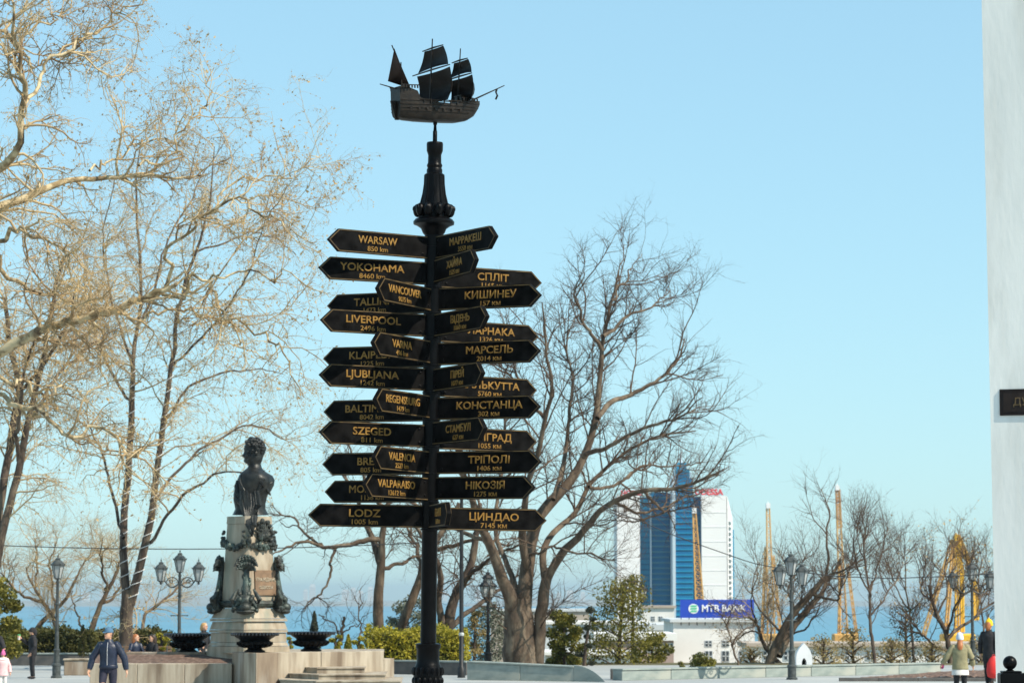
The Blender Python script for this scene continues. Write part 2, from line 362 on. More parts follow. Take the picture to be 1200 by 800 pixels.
# ---------------- signpost
DP = 29.76
base = W(499.5, 700, DP)
post = empty('signpost', (base.x, DP, 0), 0, 'tall black cast iron signpost with gold-lettered direction boards and a sailing ship on top', 'signpost')
post.rotation_euler = (0, R(0.62), 0)
def pz(y): return W(503, y, DP).z
pp = 1/ppm(DP)                       # metres per photo pixel at the post
pl = MB()
pl.lathe([(9.2*pp, pz(765)), (9.2*pp, pz(622)), (9.8*pp, pz(620)), (10.2*pp, pz(500)), (10.4*pp, pz(272))], 24)
pl.build('pole', 'iron', post, smooth=True)
for yb in (290, 337, 367, 397, 428, 460, 492, 524, 555, 588, 620):
    MB().lathe([(10.2*pp, pz(yb+1.0)), (11*pp, pz(yb+.7)), (11*pp, pz(yb-.7)), (10.2*pp, pz(yb-1.0))], 24).build('clamp_ring', 'iron', post, smooth=True)
b = MB()
b.lathe([(0.42, 0), (0.42, .12), (.36, .14), (.36, .34), (.30, .40), (.23, .48), (.20, .75), (.19, 1.2), (.16, pz(812)), (15.5*pp, pz(803)), (16.8*pp, pz(793)), (16.5*pp, pz(783)), (14*pp, pz(777)),
         (13.2*pp, pz(774)), (13.2*pp, pz(760)), (14.6*pp, pz(758)), (14.6*pp, pz(754)), (9.6*pp, pz(752.5))], 32)
b.build('base', 'iron', post, smooth=True)
b = MB()
for k in range(16):                  # acanthus leaves round the bulb
    a = 2*math.pi*k/16
    for (yy, rr, h) in ((786, 16.5, 9), (797, 16.4, 8), (808, 15.3, 9)):
        aa = a+(0.2 if yy == 797 else 0)
        b.ball((math.cos(aa)*rr*pp, math.sin(aa)*rr*pp, pz(yy)), (2.6*pp, 2.6*pp, h*.55*pp), 6, 5)
b.build('leaf_relief', 'iron', post, smooth=True)
# crowning piece
c = MB()
c.lathe([(10.4*pp, pz(276)), (13*pp, pz(273)), (15*pp, pz(268)), (20*pp, pz(264.5)), (24*pp, pz(263)), (24.4*pp, pz(260)), (22*pp, pz(257)), (17*pp, pz(255)), (17*pp, pz(250)), (16*pp, pz(240)), (13.5*pp, pz(228)),
         (12*pp, pz(214)), (12*pp, pz(205)), (9.3*pp, pz(203)), (9.3*pp, pz(199)), (8.3*pp, pz(197)), (9.3*pp, pz(194)), (8, 0)][:-1]+[(8*pp, pz(191)), (7.8*pp, pz(182)), (8.8*pp, pz(179)), (9.6*pp, pz(177)), (9.8*pp, pz(169)), (9.2*pp, pz(167)), (3*pp, pz(166.5))], 28)
c.build('capital', 'iron', post, smooth=True)
c = MB()
for k in range(10):
    a = 2*math.pi*k/10
    c.ball((math.cos(a)*19.5*pp, math.sin(a)*19.5*pp, pz(247)), (5.2*pp, 5.2*pp, 8*pp), 10, 7)
    c.ball((math.cos(a)*22.5*pp, math.sin(a)*22.5*pp, pz(245)), (3*pp, 3*pp, 4*pp), 8, 5)
    a += .31
    c.tube([(math.cos(a)*r*pp, math.sin(a)*r*pp, pz(y)) for (r, y) in ((17, 250), (15.5, 240), (12.6, 228), (11.4, 216), (11.6, 206))], [2.4*pp, 2.3*pp, 2*pp, 1.7*pp, 1.1*pp], 6)
c.build('scroll', 'iron', post, smooth=True)
c = MB(); c.lathe([(2.7*pp, pz(167)), (2.6*pp, pz(154)), (2*pp, pz(153)), (1.6*pp, pz(147)), (2.4*pp, pz(146)), (2.4*pp, pz(143))], 14)
c.build('spindle', 'iron', post, smooth=True)
# boards
L = 1.275; HH = 0.118; TH = 0.042; TIP = 0.125; R0 = 0.07
def solve(r):
    best = 0
    for k in range(0, 901):
        th = R(k*0.1); x = F*L*math.cos(th)/(DP-L*math.sin(th))
        if x >= r: best = th
    return best
def solve_back(r):
    best = 0
    for k in range(0, 901):
        th = R(k*0.1); x = F*L*math.cos(th)/(DP+L*math.sin(th))
        if x >= r: best = th
    return best
outline = [(R0, -HH), (L-TIP, -HH), (L, 0), (L-TIP, HH), (R0, HH)]
def inset(poly, d):
    n = len(poly); out = []
    for i in range(n):
        p0 = Vector(poly[i-1]); p1 = Vector(poly[i]); p2 = Vector(poly[(i+1) % n])
        e1 = (p1-p0).normalized(); e2 = (p2-p1).normalized()
        n1 = Vector((-e1.y, e1.x)); n2 = Vector((-e2.y, e2.x)); b = (n1+n2).normalized()
        out.append(tuple(p1+b*(d/max(.3, b.dot(n1)))))
    return out
def board_mesh():
    m = MB(); n = len(outline)
    m.add([(p[0], -TH/2, p[1]) for p in outline]+[(p[0], TH/2, p[1]) for p in outline],
          [tuple(range(n)), tuple(range(2*n-1, n-1, -1))]+[(i, n+i, n+(i+1) % n, (i+1) % n) for i in range(n)])
    return m.mesh('sign_board', 'sign_black')
def border_mesh():
    m = MB(); a = inset(outline, 0.004); c2 = inset(outline, 0.0135); n = len(a)
    for s in (-1, 1):
        y0 = s*(TH/2+0.0005); y1 = s*(TH/2+0.004)
        vs = [(p[0], y0, p[1]) for p in a]+[(p[0], y0, p[1]) for p in c2]+[(p[0], y1, p[1]) for p in a]+[(p[0], y1, p[1]) for p in c2]
        fs = []
        for i in range(n):
            j = (i+1) % n
            fs += [(2*n+i, 2*n+j, 3*n+j, 3*n+i), (i, j, 2*n+j, 2*n+i), (n+i, n+j, 3*n+j, 3*n+i)]
        m.add(vs, fs)
    return m.mesh('border', 'gold_trim')
BM_, BR_ = board_mesh(), border_mesh()
BOLT_ = MB().lathe([(.013, -.004), (.013, .006), (.009, .010), (.001, .011)], 8).mesh('bolt', 'iron', True)
for (t, km, tip, yp, side, fb) in SIGNS:
    axis = 503.5+(560-yp)*0.0085
    r = abs(tip-axis); th = solve(r) if fb > 0 else solve_back(r)
    if side == 'R': al = -th if fb > 0 else th
    else: al = math.pi+th if fb > 0 else math.pi-th
    bo = link('sign_board', BM_, post, (0, 0, pz(yp)), (0, 0, al))
    bo['label'] = 'direction board reading '+t
    link('border', BR_, bo)
    for zz in (-.07, .07): link('bolt', BOLT_, bo, (.145, -(TH/2) if side == 'R' else TH/2, zz), (R(90) if side == 'R' else R(-90), 0, 0))
    me = TXT[t]; wd = text_width(me); mx = 0.84; sx = min(1.12, mx/wd)*(.84 if t == 'WARSAW' else 1)
    me2 = TXT[t+'#']
    xc = 0.69
    for (mm, zz, sxx) in ((me, 0.022, sx), (me2, -0.067, 1.15)):
        lo = link('lettering', mm, bo)
        if side == 'R': lo.location = (xc, -(TH/2+.003), zz); lo.rotation_euler = (R(90), 0, 0)
        else: lo.location = (xc, TH/2+.003, zz); lo.rotation_euler = (R(90), 0, R(180))
        lo.scale = (sxx, 1, 1)
# ship: local x = heading, y = to port (away), z up; metres
SH = 31; sp = W(507, 143, DP)
hull_px = 1/ppm(DP)
A = R(31)
ship_loc = Vector((4*pp-0.01, 0, pz(143)))
shp = MB()
Ls = 1.0                             # hull length
stn = [(-.50, .115, .345, .02), (-.47, .125, .345, .012), (-.40, .135, .335, .0), (-.30, .145, .30, -.004), (-.27, .148, .23, -.005), (-.10, .15, .195, -.006), (.08, .15, .185, -.004), (.22, .145, .19, 0), (.225, .145, .225, 0), (.33, .12, .235, .02), (.42, .085, .235, .07), (.48, .045, .24, .14), (.52, .012, .245, .2)]
rings = []
for (x, hw, zt, zb) in stn:
    ring = []
    for k in range(13):
        a = math.pi*k/12             # starboard top, round the keel, port top
        yy = -math.cos(a); dd = math.sin(a)
        zz = zt-(zt-zb)*dd**0.62
        ring.append((x, hw*(abs(yy)**0.55)*(1 if yy > 0 else -1)*(1.0-.12*(1-dd)), zz))
    rings.append(ring)
shp.loft(rings)
hull = shp.build('ship_hull', 'ship_bronze', post, ship_loc, (0, R(-3.0), A), smooth=True)
hull['label'] = 'small metal sailing ship on top of the post'
def spart(name, m, mt='ship_bronze', smooth=True): return m.build(name, mt, hull, smooth=smooth)
for zz in (.09, .125, .16, .20):     # wales: planks standing proud
    for s in (-1, 1):
        pts = []
        for (x, hw, zt, zb) in stn:
            if zz > zt-.01 or zz < zb+.02: continue
            dd = ((zt-zz)/(zt-zb))**(1/.62); yy = math.sqrt(max(0, 1-dd*dd))
            pts.append((x, s*(hw*(yy**.55)*(1-.12*(1-dd))+.003), zz))
        if len(pts) > 2: spart('plank', MB().tube(pts, .005, 5))
m = MB()
for (x0, x1, zz) in ((-.49, -.29, .345), (-.27, .21, .20), (.23, .46, .24)):
    for s in (-1, 1):
        m.tube([(x0, s*.135, zz+.012), ((x0+x1)/2, s*.145, zz+.010), (x1, s*(.14 if x1 < .3 else .06), zz+.014)], .006, 5)
        for k in range(6):
            x = x0+(x1-x0)*(k+.5)/6; yy = s*(.14 if x < .25 else .11*(1-(x-.25)*2.2)+.03)
            m.box(x-.006, x+.006, yy-.006, yy+.006, zz-.02, zz+.012)
spart('railing', m)
m = MB()
for k in range(7): m.box(-.40+.1*k-.012, -.40+.1*k+.012, -.156, -.146, .105, .125)
spart('gun_port', m)
m = MB(); m.box(.26, .37, -.07, .07, .22, .285); m.box(.25, .38, -.075, .075, .285, .295); spart('forecastle', m, smooth=False)
m = MB(); m.prism([(-.51, -.012), (-.47, -.012), (-.47, .012), (-.51, .012)], .0, .2, [(-.56, -.012), (-.5, -.012), (-.5, .012), (-.56, .012)]); spart('rudder', m, smooth=False)
def mast(x, z0, z1, rake, r): spart('mast', MB().tube([(x, 0, z0), (x+rake, 0, z1)], [r, r*.6], 8))
mast(-.09, .15, .885, .06, .011); mast(.25, .2, .80, .06, .010); mast(-.42, .3, .615, .0, .009)
def sail(xm, za, wa, zb_, wb, bulge, name='sail'):
    # square sail: yard width wb at the bottom (zb_), wa at the top (za), bellied forward
    nu, nv = 9, 7; top = []; vs = []
    for layer in (0, 1):
        for j in range(nv):
            v = j/(nv-1); z = zb_+(za-zb_)*v; w = wb+(wa-wb)*v
            for i in range(nu):
                u = i/(nu-1)*2-1
                bx = bulge*(1-.75*u*u)*math.sin(math.pi*(0.12+.80*v))
                vs.append((xm+.065*(z-.2)/.7+bx+.006*layer+.012, u*w/2, z+(.02*(1-u*u) if v == 0 else 0)))
    fs = []
    for layer in (0, 1):
        o = layer*nu*nv
        for j in range(nv-1):
            for i in range(nu-1):
                q = (o+j*nu+i, o+j*nu+i+1, o+(j+1)*nu+i+1, o+(j+1)*nu+i); fs.append(q if layer else q[::-1])
    s = spart(name, MB().add(vs, fs), 'sail_metal')
    return s
def yard(x, z, w): spart('yard', MB().tube([(x, -w/2, z), (x, 0, z+.004), (x, w/2, z)], [.006, .010, .006], 6))
sail(-.09, .78, .40, .565, .64, .07); sail(-.09, .535, .70, .19, .66, .19); yard(-.06, .547, .80); yard(-.03, .785, .44)
sail(.25, .665, .30, .51, .46, .06); sail(.25, .485, .48, .21, .44, .15); yard(.28, .495, .54); yard(.295, .67, .33)
# lateen sail on the mizzen
m = MB(); t3 = [(-.56, -.12, .735), (-.60, -.03, .40), (-.27, .10, .36)]
vs = []; nn = 8
idx = {}
for i in range(nn+1):
    for j in range(nn+1-i):
        a, b2 = i/nn, j/nn; p = Vector(t3[0])*(1-a-b2)+Vector(t3[1])*a+Vector(t3[2])*b2
        bl = 27*a*b2*(1-a-b2)*.05; idx[(i, j)] = len(vs); vs.append((p.x, p.y-bl, p.z))
fs = []
for i in range(nn):
    for j in range(nn-i):
        fs.append((idx[(i, j)], idx[(i+1, j)], idx[(i, j+1)]))
        if i+j < nn-1: fs.append((idx[(i+1, j)], idx[(i+1, j+1)], idx[(i, j+1)]))
k0 = len(vs); vs2 = vs+[(p[0]+.002, p[1]+.006, p[2]) for p in vs]; fs2 = fs+[(f[2]+k0, f[1]+k0, f[0]+k0) for f in fs]
spart('lateen_sail', m.add(vs2, fs2), 'sail_metal')
spart('yard', MB().tube([(-.60, -.14, .76), (-.25, .11, .345)], .007, 6))
spart('bowsprit', MB().tube([(.44, 0, .255), (.84, 0, .43)], [.010, .005], 7))
spart('outrigger', MB().tube([(-.49, 0, .33), (-.68, 0, .37)], [.008, .005], 6))
m = MB(); pts = [(.745, 0, .39), (.738, .012, .355), (.742, -.010, .315), (.730, .008, .275)]
vs = []
for (x, y, z) in pts: vs += [(x-.014, y-.01, z), (x+.018, y+.01, z), (x+.018, y+.016, z), (x-.014, y-.004, z)]
fs = []
for j in range(3):
    for k in range(4): fs.append((j*4+k, j*4+(k+1) % 4, (j+1)*4+(k+1) % 4, (j+1)*4+k))
fs += [(3, 2, 1, 0), (12, 13, 14, 15)]
spart('flag', m.add(vs, fs), 'sail_metal')

# ---------------- white building corner on the right
DE = 38.0
e0 = W(1168, 800, DE); e1 = W(1151, 0, DE)
bd = empty('building', (e0.x, DE, 0), 0, 'plain white plastered building corner with a small dark name plate at right edge', 'building')
ztop = 16.0; lean = -(e1.x-e0.x)/(e1.z-e0.z)
q = math.sqrt(.5)
m = MB(); off = -lean*ztop
ca, sa = math.cos(R(19)), math.sin(R(19))
basep = [(0, 0), (14*ca, -14*sa), (14*ca+9, -14*sa+12), (9, 12)]
topp = [(off*1.0, 0)]+basep[1:]
m.prism(basep, 0, ztop, topp); m.build('wall', 'white_wall', bd)
m = MB(); m.prism([(-.03, -.06), (14*ca-.06, -14*sa-.1), (14*ca+9.1, -14*sa+12), (9, 12.1)], -.01, .45); m.build('plinth', 'kerb_dark', bd)
m = MB(); m.prism([(-.1, -.3), (14*ca-.06, -14*sa-.5), (14*ca+9.5, -14*sa+12), (9, 12.5)], ztop, ztop+.5); m.build('cornice', 'white_wall', bd)
# plate on the front-left face
zc = W(1180, 470, DE-.3).z; hpl = .35/2; s0 = .10
def wallpt(s, z, out): return (s*ca-out*sa, -s*sa-out*ca, z)
def wbox(mm, s0, s1, z0, z1, o0, o1):
    vs = [wallpt(s, z, o) for o in (o0, o1) for z in (z0, z1) for s in (s0, s1)]
    mm.add(vs, [(0, 1, 3, 2), (4, 6, 7, 5), (0, 2, 6, 4), (1, 5, 7, 3), (0, 4, 5, 1), (2, 3, 7, 6)])
lofs = .55*off*zc/ztop
pm = MB(); wbox(pm, s0, s0+1.15, zc-hpl, zc+hpl, -.14, .028)
pe = pm.build('name_plate', 'door_brown', bd, (0, 0, 0))
pf = MB(); wbox(pf, s0+.05, s0+1.10, zc-hpl+.05, zc+hpl-.05, .026, .034); pf.build('plate_face', 'plate_face', pe)
tx = link('lettering', TXT['PLATE'], pe, wallpt(s0+.52, zc, .038), (R(90), 0, R(-19)))
# ---------------- black finial post at lower right
DBk = 33.0; pb = W(1183.5, 777, DBk); k = 1/ppm(DBk)
fp = empty('fence_pier', (pb.x, DBk, 0), 0, 'black iron pier with a ball on top at lower right corner', 'fence post')
m = MB(); m.bbox(-.13, 1.2, -.12, .12, 0, W(1183, 788, DBk).z, .012); m.build('pier', 'iron', fp)
m = MB(); m.bbox(-.10, .12, -.10, .10, W(1183, 788, DBk).z, W(1183, 785.5, DBk).z, .008); m.build('collar', 'iron', fp)
m = MB(); rr = 8.2*k; zc_ = W(1183, 776, DBk).z
m.lathe([(.055, zc_-.125), (.05, zc_-.09)]+[(max(.001, rr*math.cos(a)), zc_+rr*math.sin(a)) for a in [(-68+158*i/12)*math.pi/180 for i in range(13)]], 20, 0.0, 0); m.build('ball', 'iron', fp, smooth=True)

# ================================================================== MONUMENT
DM = 79.0; sm = DM/F                 # metres per photo pixel there
mx0 = W(291, 765, DM)
def mz(y): return W(291, y, DM).z
mon = empty('monument', (mx0.x, DM, 0), 0, 'bronze bust of a curly-haired man on a tapered granite pedestal with bronze dolphins', 'monument')
def sq(h, c=0.0):                    # square turned corner to the camera; h = half diagonal, c = chamfer
    if c == 0: return [(0, -h), (h, 0), (0, h), (-h, 0)]
    return [(-c, -h+c), (c, -h+c), (h-c, -c), (h-c, c), (c, h-c), (-c, h-c), (-h+c, c), (-h+c, -c)]
m = MB()
for (hb, ht, yb, yt) in ((50, 49, 800, 756.5), (48, 45.5, 756, 752), (45.5, 45, 751.6, 741), (47, 47, 740.6, 737.5), (46.5, 43, 737, 728), (46.5, 46, 727.4, 724.5), (45, 38, 724, 712.5)):
    m.prism(sq(hb*sm, 1.2*sm), mz(yb), mz(yt), sq(ht*sm, 1.2*sm))
m.build('pedestal_base', 'granite_pedestal', mon)
m = MB(); m.prism(sq(35*sm, 3*sm), mz(712), mz(704), sq(34*sm, 3*sm)); m.prism(sq(34*sm, 3*sm), mz(703.8), mz(614), sq(28.6*sm, 3*sm))
m.prism(sq(29.4*sm, 3*sm), mz(613.8), mz(605), sq(28.8*sm, 3*sm)); m.build('pedestal_shaft', 'granite_pedestal', mon)
def facept(side, t, y, out):         # a point on the right (+1) or left (-1) front face
    hd = np.interp(y, [614, 704], [28.6, 34])*sm
    a = Vector((0, -hd)); b = Vector((side*hd, 0)); p = a+(b-a)*t; nrm = Vector((side*q, -q))
    return Vector((p.x+nrm.x*out, p.y+nrm.y*out, mz(y)))
# plaque on the right face
m = MB(); c4 = [facept(1, .27, 697, .0), facept(1, .93, 697, .0), facept(1, .95, 668, .0), facept(1, .25, 668, 0.0)]
nrm = Vector((q, -q, .04))
m.add([v-nrm*.02 for v in c4]+[v+nrm*.045 for v in c4], [(0, 1, 2, 3), (7, 6, 5, 4), (0, 4, 5, 1), (1, 5, 6, 2), (2, 6, 7, 3), (3, 7, 4, 0)])
plq = m.build('plaque', 'plaque_tan', mon)
for (key, yy) in (('PL1', 679), ('PL2', 688)):
    p = facept(1, .60, yy, .052); link('lettering', TXT[key], plq, p, (R(90), 0, R(45)))
# bronze wreaths and garlands
def lumps(mm, p0, p1, n, r, sag=0.0, jit=.3):
    for i in range(n):
        t = i/(n-1); p = p0.lerp(p1, t); p.z -= sag*4*t*(1-t)
        for k in range(3):
            j = Vector((random.uniform(-1, 1), random.uniform(-1, 1), random.uniform(-1, 1)))*r*jit*2
            mm.ball(p+j, (r*random.uniform(.6, 1), r*random.uniform(.6, 1), r*random.uniform(.6, 1)), 6, 4)
for sd_ in (-1, 1):
    m = MB(); lumps(m, facept(sd_, .08, 636, .05), facept(sd_, .95, 634, .05), 9, .085, .16)
    lumps(m, facept(sd_, .05, 640, .06), facept(sd_, .05, 622, .06), 4, .05); lumps(m, facept(sd_, .95, 640, .06), facept(sd_, .95, 624, .06), 4, .06)
    m.build('garland', 'bronze', mon, smooth=True)
m = MB(); lumps(m, facept(1, .35, 641, .07), facept(1, .45, 612, .07), 7, .085); lumps(m, facept(1, .9, 641, .07), facept(1, .7, 612, .07), 7, .085); lumps(m, facept(1, .4, 630, .05), facept(1, .8, 630, .05), 5, .09)
for k in range(9):
    a = R(-60+15*k); p = facept(1, .58, 630, .08); d = Vector((math.sin(a)*q, math.sin(a)*q, math.cos(a)))
    m.tube([p, p+d*.22, p+d*.42], [.05, .05, .012], 6)
m.build('wreath', 'bronze', mon, smooth=True)
# laurel roll round the foot of the shaft
m = MB(); hh = 36*sm; cs = [(0, -hh), (hh, 0), (0, hh), (-hh, 0)]
for i in range(4):
    a = Vector((*cs[i], mz(707))); b2 = Vector((*cs[(i+1) % 4], mz(707)))
    m.tube([a.lerp(b2, k/10) for k in range(11)], [.085+.012*(k % 2) for k in range(11)], 8)
m.build('laurel_roll', 'bronze', mon, smooth=True)
def dolphin(ax):
    # leafy stalk hugging the corner, a palm fan above and a fish head below; +x is outward
    m = MB(); rs = random.Random(5)
    def P(o, y): return Vector((o*sm, 0, mz(y)))
    m.tube([P(34, 712), P(35.5, 702), P(34.5, 690), P(32.8, 676), P(31.6, 662), P(31, 652)], [.19, .15, .105, .085, .08, .04], 10)
    for i in range(34):              # leaf scales on the stalk
        t = i/33; y = 706-46*t; w = .15-.07*t
        m.ball(P(35.2-3.6*t, y)+Vector((rs.uniform(0, .05), rs.uniform(-w, w), 0)), (.042, .045, .07), 6, 5)
    for row, (y0, ln, out) in enumerate(((664, .34, .05), (668, .28, .10), (660, .30, .02))):
        for k in range(9):           # fan
            a = R(-72+18*k+6*row); p0 = P(31.5, y0); d = Vector((.12, math.sin(a), math.cos(a)*.85))
            m.tube([p0, p0+d*ln*.5+Vector((out, 0, 0)), p0+d*ln*.9+Vector((out+.04, 0, -.02)), p0+d*ln+Vector((out+.09, 0, -.08))], [.035, .055, .045, .015], 6)
    m.ball(P(37.5, 704), (.19, .20, .20), 12, 8); m.ball(P(42.5, 711), (.17, .17, .13), 12, 7); m.ball(P(42, 716), (.16, .27, .08), 10, 6); m.ball(P(36, 713), (.2, .32, .12), 10, 6)
    for s in (-1, 1):
        m.ball(P(41, 704)+Vector((.03, s*.15, .05)), .075, 8, 6)
        m.tube([P(36, 702)+Vector((0, s*.15, 0)), P(37, 711)+Vector((0, s*.33, 0)), P(39, 702)+Vector((0, s*.38, 0)), P(36, 694)+Vector((0, s*.26, 0)), P(35, 690)+Vector((0, s*.2, 0))], [.085, .09, .075, .05, .02], 8)
        for i in range(7): m.ball(P(36+rs.uniform(0, 3), 715-3.2*i)+Vector((0, s*(.30-.03*i+rs.uniform(-.05, .05)), 0)), rs.uniform(.05, .085), 6, 5)
    return m
dm = dolphin(0).mesh('dolphin_ornament', 'bronze', True)
for k in range(4): link('dolphin_ornament', dm, mon, (0, 0, 0), (0, 0, R(-90+90*k)))
# bust
def ellring(y, xl, xr, dep, cyo=0.0, n=28, fold=0.0, ph=0.0):
    cx = ((xl+xr)/2-291)*sm; rx = (xr-xl)/2*sm; ry = dep*sm; out = []
    for i in range(n):
        a = 2*math.pi*i/n; kf = 1+fold*math.sin(a*5+ph)+fold*.6*math.sin(a*9-ph*1.7)
        out.append((cx+rx*math.cos(a)*kf, cyo*sm+ry*math.sin(a)*kf, mz(y)))
    return out
m = MB()
prof = [(603, 271, 313, 17), (600, 272.5, 311, 16), (596, 274, 309.5, 15), (591, 273.5, 309, 15.5), (586, 272.5, 310, 17), (580, 272.5, 312.5, 18), (574, 274, 317, 20), (568, 275, 319.5, 22), (562, 276, 319.5, 23), (557, 278, 317, 22), (553.5, 281, 311, 18), (550.5, 285, 307, 13), (547.5, 288.5, 305, 9), (544, 290, 304, 8)]
rings = [ellring(y, a, b2, d, 0, 28, .035 if y > 553 else .008, (603-y)*.17) for (y, a, b2, d) in prof]
m.loft(rings); bust = m.build('bust', 'bronze_dark', mon, smooth=True)
m = MB()
rings = [ellring(y, a, b2, d) for (y, a, b2, d) in [(547, 290.5, 303, 7), (543, 287, 304, 8), (541.5, 284.5, 304.5, 8.5), (539.5, 283.8, 305.5, 9), (537.5, 284.3, 306, 9.5), (536, 283.6, 306.4, 9.6), (534.6, 282, 306.6, 9.6), (533.4, 281.4, 306.8, 9.6), (531.5, 283, 307, 9.6), (529, 284.2, 307, 9.8), (526.5, 283.8, 307, 10), (523, 284.2, 306.8, 10), (519, 286, 305.5, 9.2), (516, 289, 302.5, 6.5), (514.6, 293, 299, 3)]]
# noses and chins are narrow: pinch the depth near the front
for r in rings:
    c = sum(p[0] for p in r)/len(r)
    for i, p in enumerate(r):
        t = max(0, (c-p[0])/(max(c-min(pp_[0] for pp_ in r), 1e-6))); r[i] = (p[0], p[1]*(1-.45*t*t), p[2])
m.loft(rings); hd = m.build('head', 'bronze_dark', mon, smooth=True)
m = MB(); random.seed(3)
for k in range(150):
    a = random.uniform(-math.pi, math.pi); ph = random.uniform(-.55, 1.35)
    cx, cz = 295.8, 525.5
    x = cx+12*math.cos(ph)*math.cos(a); y = 11*math.cos(ph)*math.sin(a); yy = cz-12*math.sin(ph)
    if x < 290 and yy > 523: continue
    if x < 287 and yy > 519: continue
    r = random.uniform(1.6, 2.8)*sm
    m.ball(((x-291)*sm, y*sm, mz(yy)), (r*random.uniform(.8, 1.2), r*random.uniform(.8, 1.2), r*random.uniform(.7, 1.1)), 7, 5)
for k in range(16): m.ball(((289.5+random.uniform(-1.5, 2)-291)*sm, random.choice((-8.5, 8.5))*sm, mz(527+k*.8)), 1.7*sm, 6, 4)
m.build('hair', 'bronze_dark', hd, smooth=True)
m = MB()                             # cloak folds falling over the pedestal edge
for k in range(7):
    x0 = 283+k*3.2; m.tube([((x0-291)*sm, -(17+2*math.sin(k*1.3))*sm, mz(575)), ((x0+1.5-291)*sm, -18.5*sm, mz(592)), ((x0*.55+133-291)*sm, -21*sm, mz(605)), ((x0*.35+193-291)*sm, -(25.5+.5*k)*sm, mz(616)), ((x0*.2+238-291)*sm, -(28+.4*(k % 3))*sm, mz(629-2*abs(k-3)))], [.05, .085, .085, .075, .03], 7)
for (xa, ya, xb, yb, r, bow) in ((281, 556, 300, 594, .07, 5), (277, 563, 297, 597, .08, 7), (276, 572, 292, 599, .07, 5), (314, 556, 305, 588, .06, 6), (318, 565, 301, 592, .06, 7), (290, 551, 310, 575, .06, -4), (308, 551, 316, 580, .05, 4)):
    pts = []
    for t in (0, .2, .4, .6, .8, 1):
        x = xa+(xb-xa)*t-bow*math.sin(math.pi*t); y = ya+(yb-ya)*t; w = np.interp(y, [548, 562, 580, 600], [8, 22.4, 17.5, 15.5]); xc = np.interp(y, [548, 565, 603], [297, 297, 291]); hw = np.interp(y, [548, 565, 580, 603], [9, 22, 20, 20])
        u = min(.93, abs((x-xc)/hw)); pts.append(((x-291)*sm, -w*math.sqrt(1-u*u)*sm*.985, mz(y)))
    m.tube(pts, [r*.4, r, r*1.1, r*1.1, r, r*.4], 8)
m.build('cloak', 'bronze_dark', mon, smooth=True)

# ---------------- basin round the monument: walls of separate granite blocks, urns on the rim
basin = empty('fountain_basin', (mx0.x, 76, 0), 0, 'weathered pale granite basin wall with corner steps around the monument', 'basin')
bx = basin.location.x
def wall_run(parent, p0, p1, z1, z0=0.0, thick=.5, blk=1.5, m_='granite_pale', cap=None, name='stone_block', gap=.006, b=.012):
    # blocks between two plan points (world), front face on the line, thickness away from the camera
    a = Vector((p0[0], p0[1], 0)); c = Vector((p1[0], p1[1], 0)); Ld = (c-a).length; ang = math.atan2(c.y-a.y, c.x-a.x)
    n = max(1, round(Ld/blk)); bl = Ld/n; pl_ = parent.location if parent else Vector((0, 0, 0))
    for i in range(n):
        jit = random.uniform(-.004, .004)
        t0, t1 = (i/n, (i+1)/n)
        za = z1 if not hasattr(z1, '__len__') else z1[0]+(z1[1]-z1[0])*t0; zb = z1 if not hasattr(z1, '__len__') else z1[0]+(z1[1]-z1[0])*t1
        mm = MB(); mm.bbox(gap, bl-gap, jit, thick+jit, z0, za, b)
        if zb != za:
            mm.v = [(x, y, z if z < (z0+za)/2 else z+(zb-za)*x/bl) for (x, y, z) in mm.v]
        o = mm.build(name, m_, parent, a+(c-a)*t0-Vector((pl_.x, pl_.y, 0)), (0, 0, ang))
        if cap:
            mc = MB(); mc.bbox(gap*.5, bl-gap*.5, -cap[0], thick+cap[0], z0, z0+cap[1], b*.7)
            mc.v = [(x, y, z-z0+za+.002+(zb-za)*x/bl) for (x, y, z) in mc.v]
            mc.build('coping_stone', cap[2] if len(cap) > 2 else m_, parent, a+(c-a)*t0-Vector((pl_.x, pl_.y, 0)), (0, 0, ang))
def G(px, D): return ((px-600)/F*D, D)
zl = W(200, 777, 77).z
wall_run(basin, G(108, 77), G(274, 77), zl, 0, .5, 1.35)
zr = W(300, 764, 76.2).z
wall_run(basin, G(274, 77.2), G(302, 75.6), zr, 0, .6, 2, 'granite_brown')  # browner than its neighbours: shade of the left-turned face put into the colour
wall_run(basin, G(302, 75.6), G(451, 78.2), zr, 0, .6, 1.75)
wall_run(basin, G(451, 78.2), G(463, 78.6), W(457, 771, 78.3).z, 0, .5, 2)
wall_run(basin, G(150, 79.4), G(243, 79.2), W(200, 763.5, 79.3).z, 0, .4, 1.6, 'granite_brown')
wall_run(basin, G(243, 79.2), G(274, 78.6), W(200, 763.5, 79.3).z, 0, .4, 1.6, 'granite_brown')
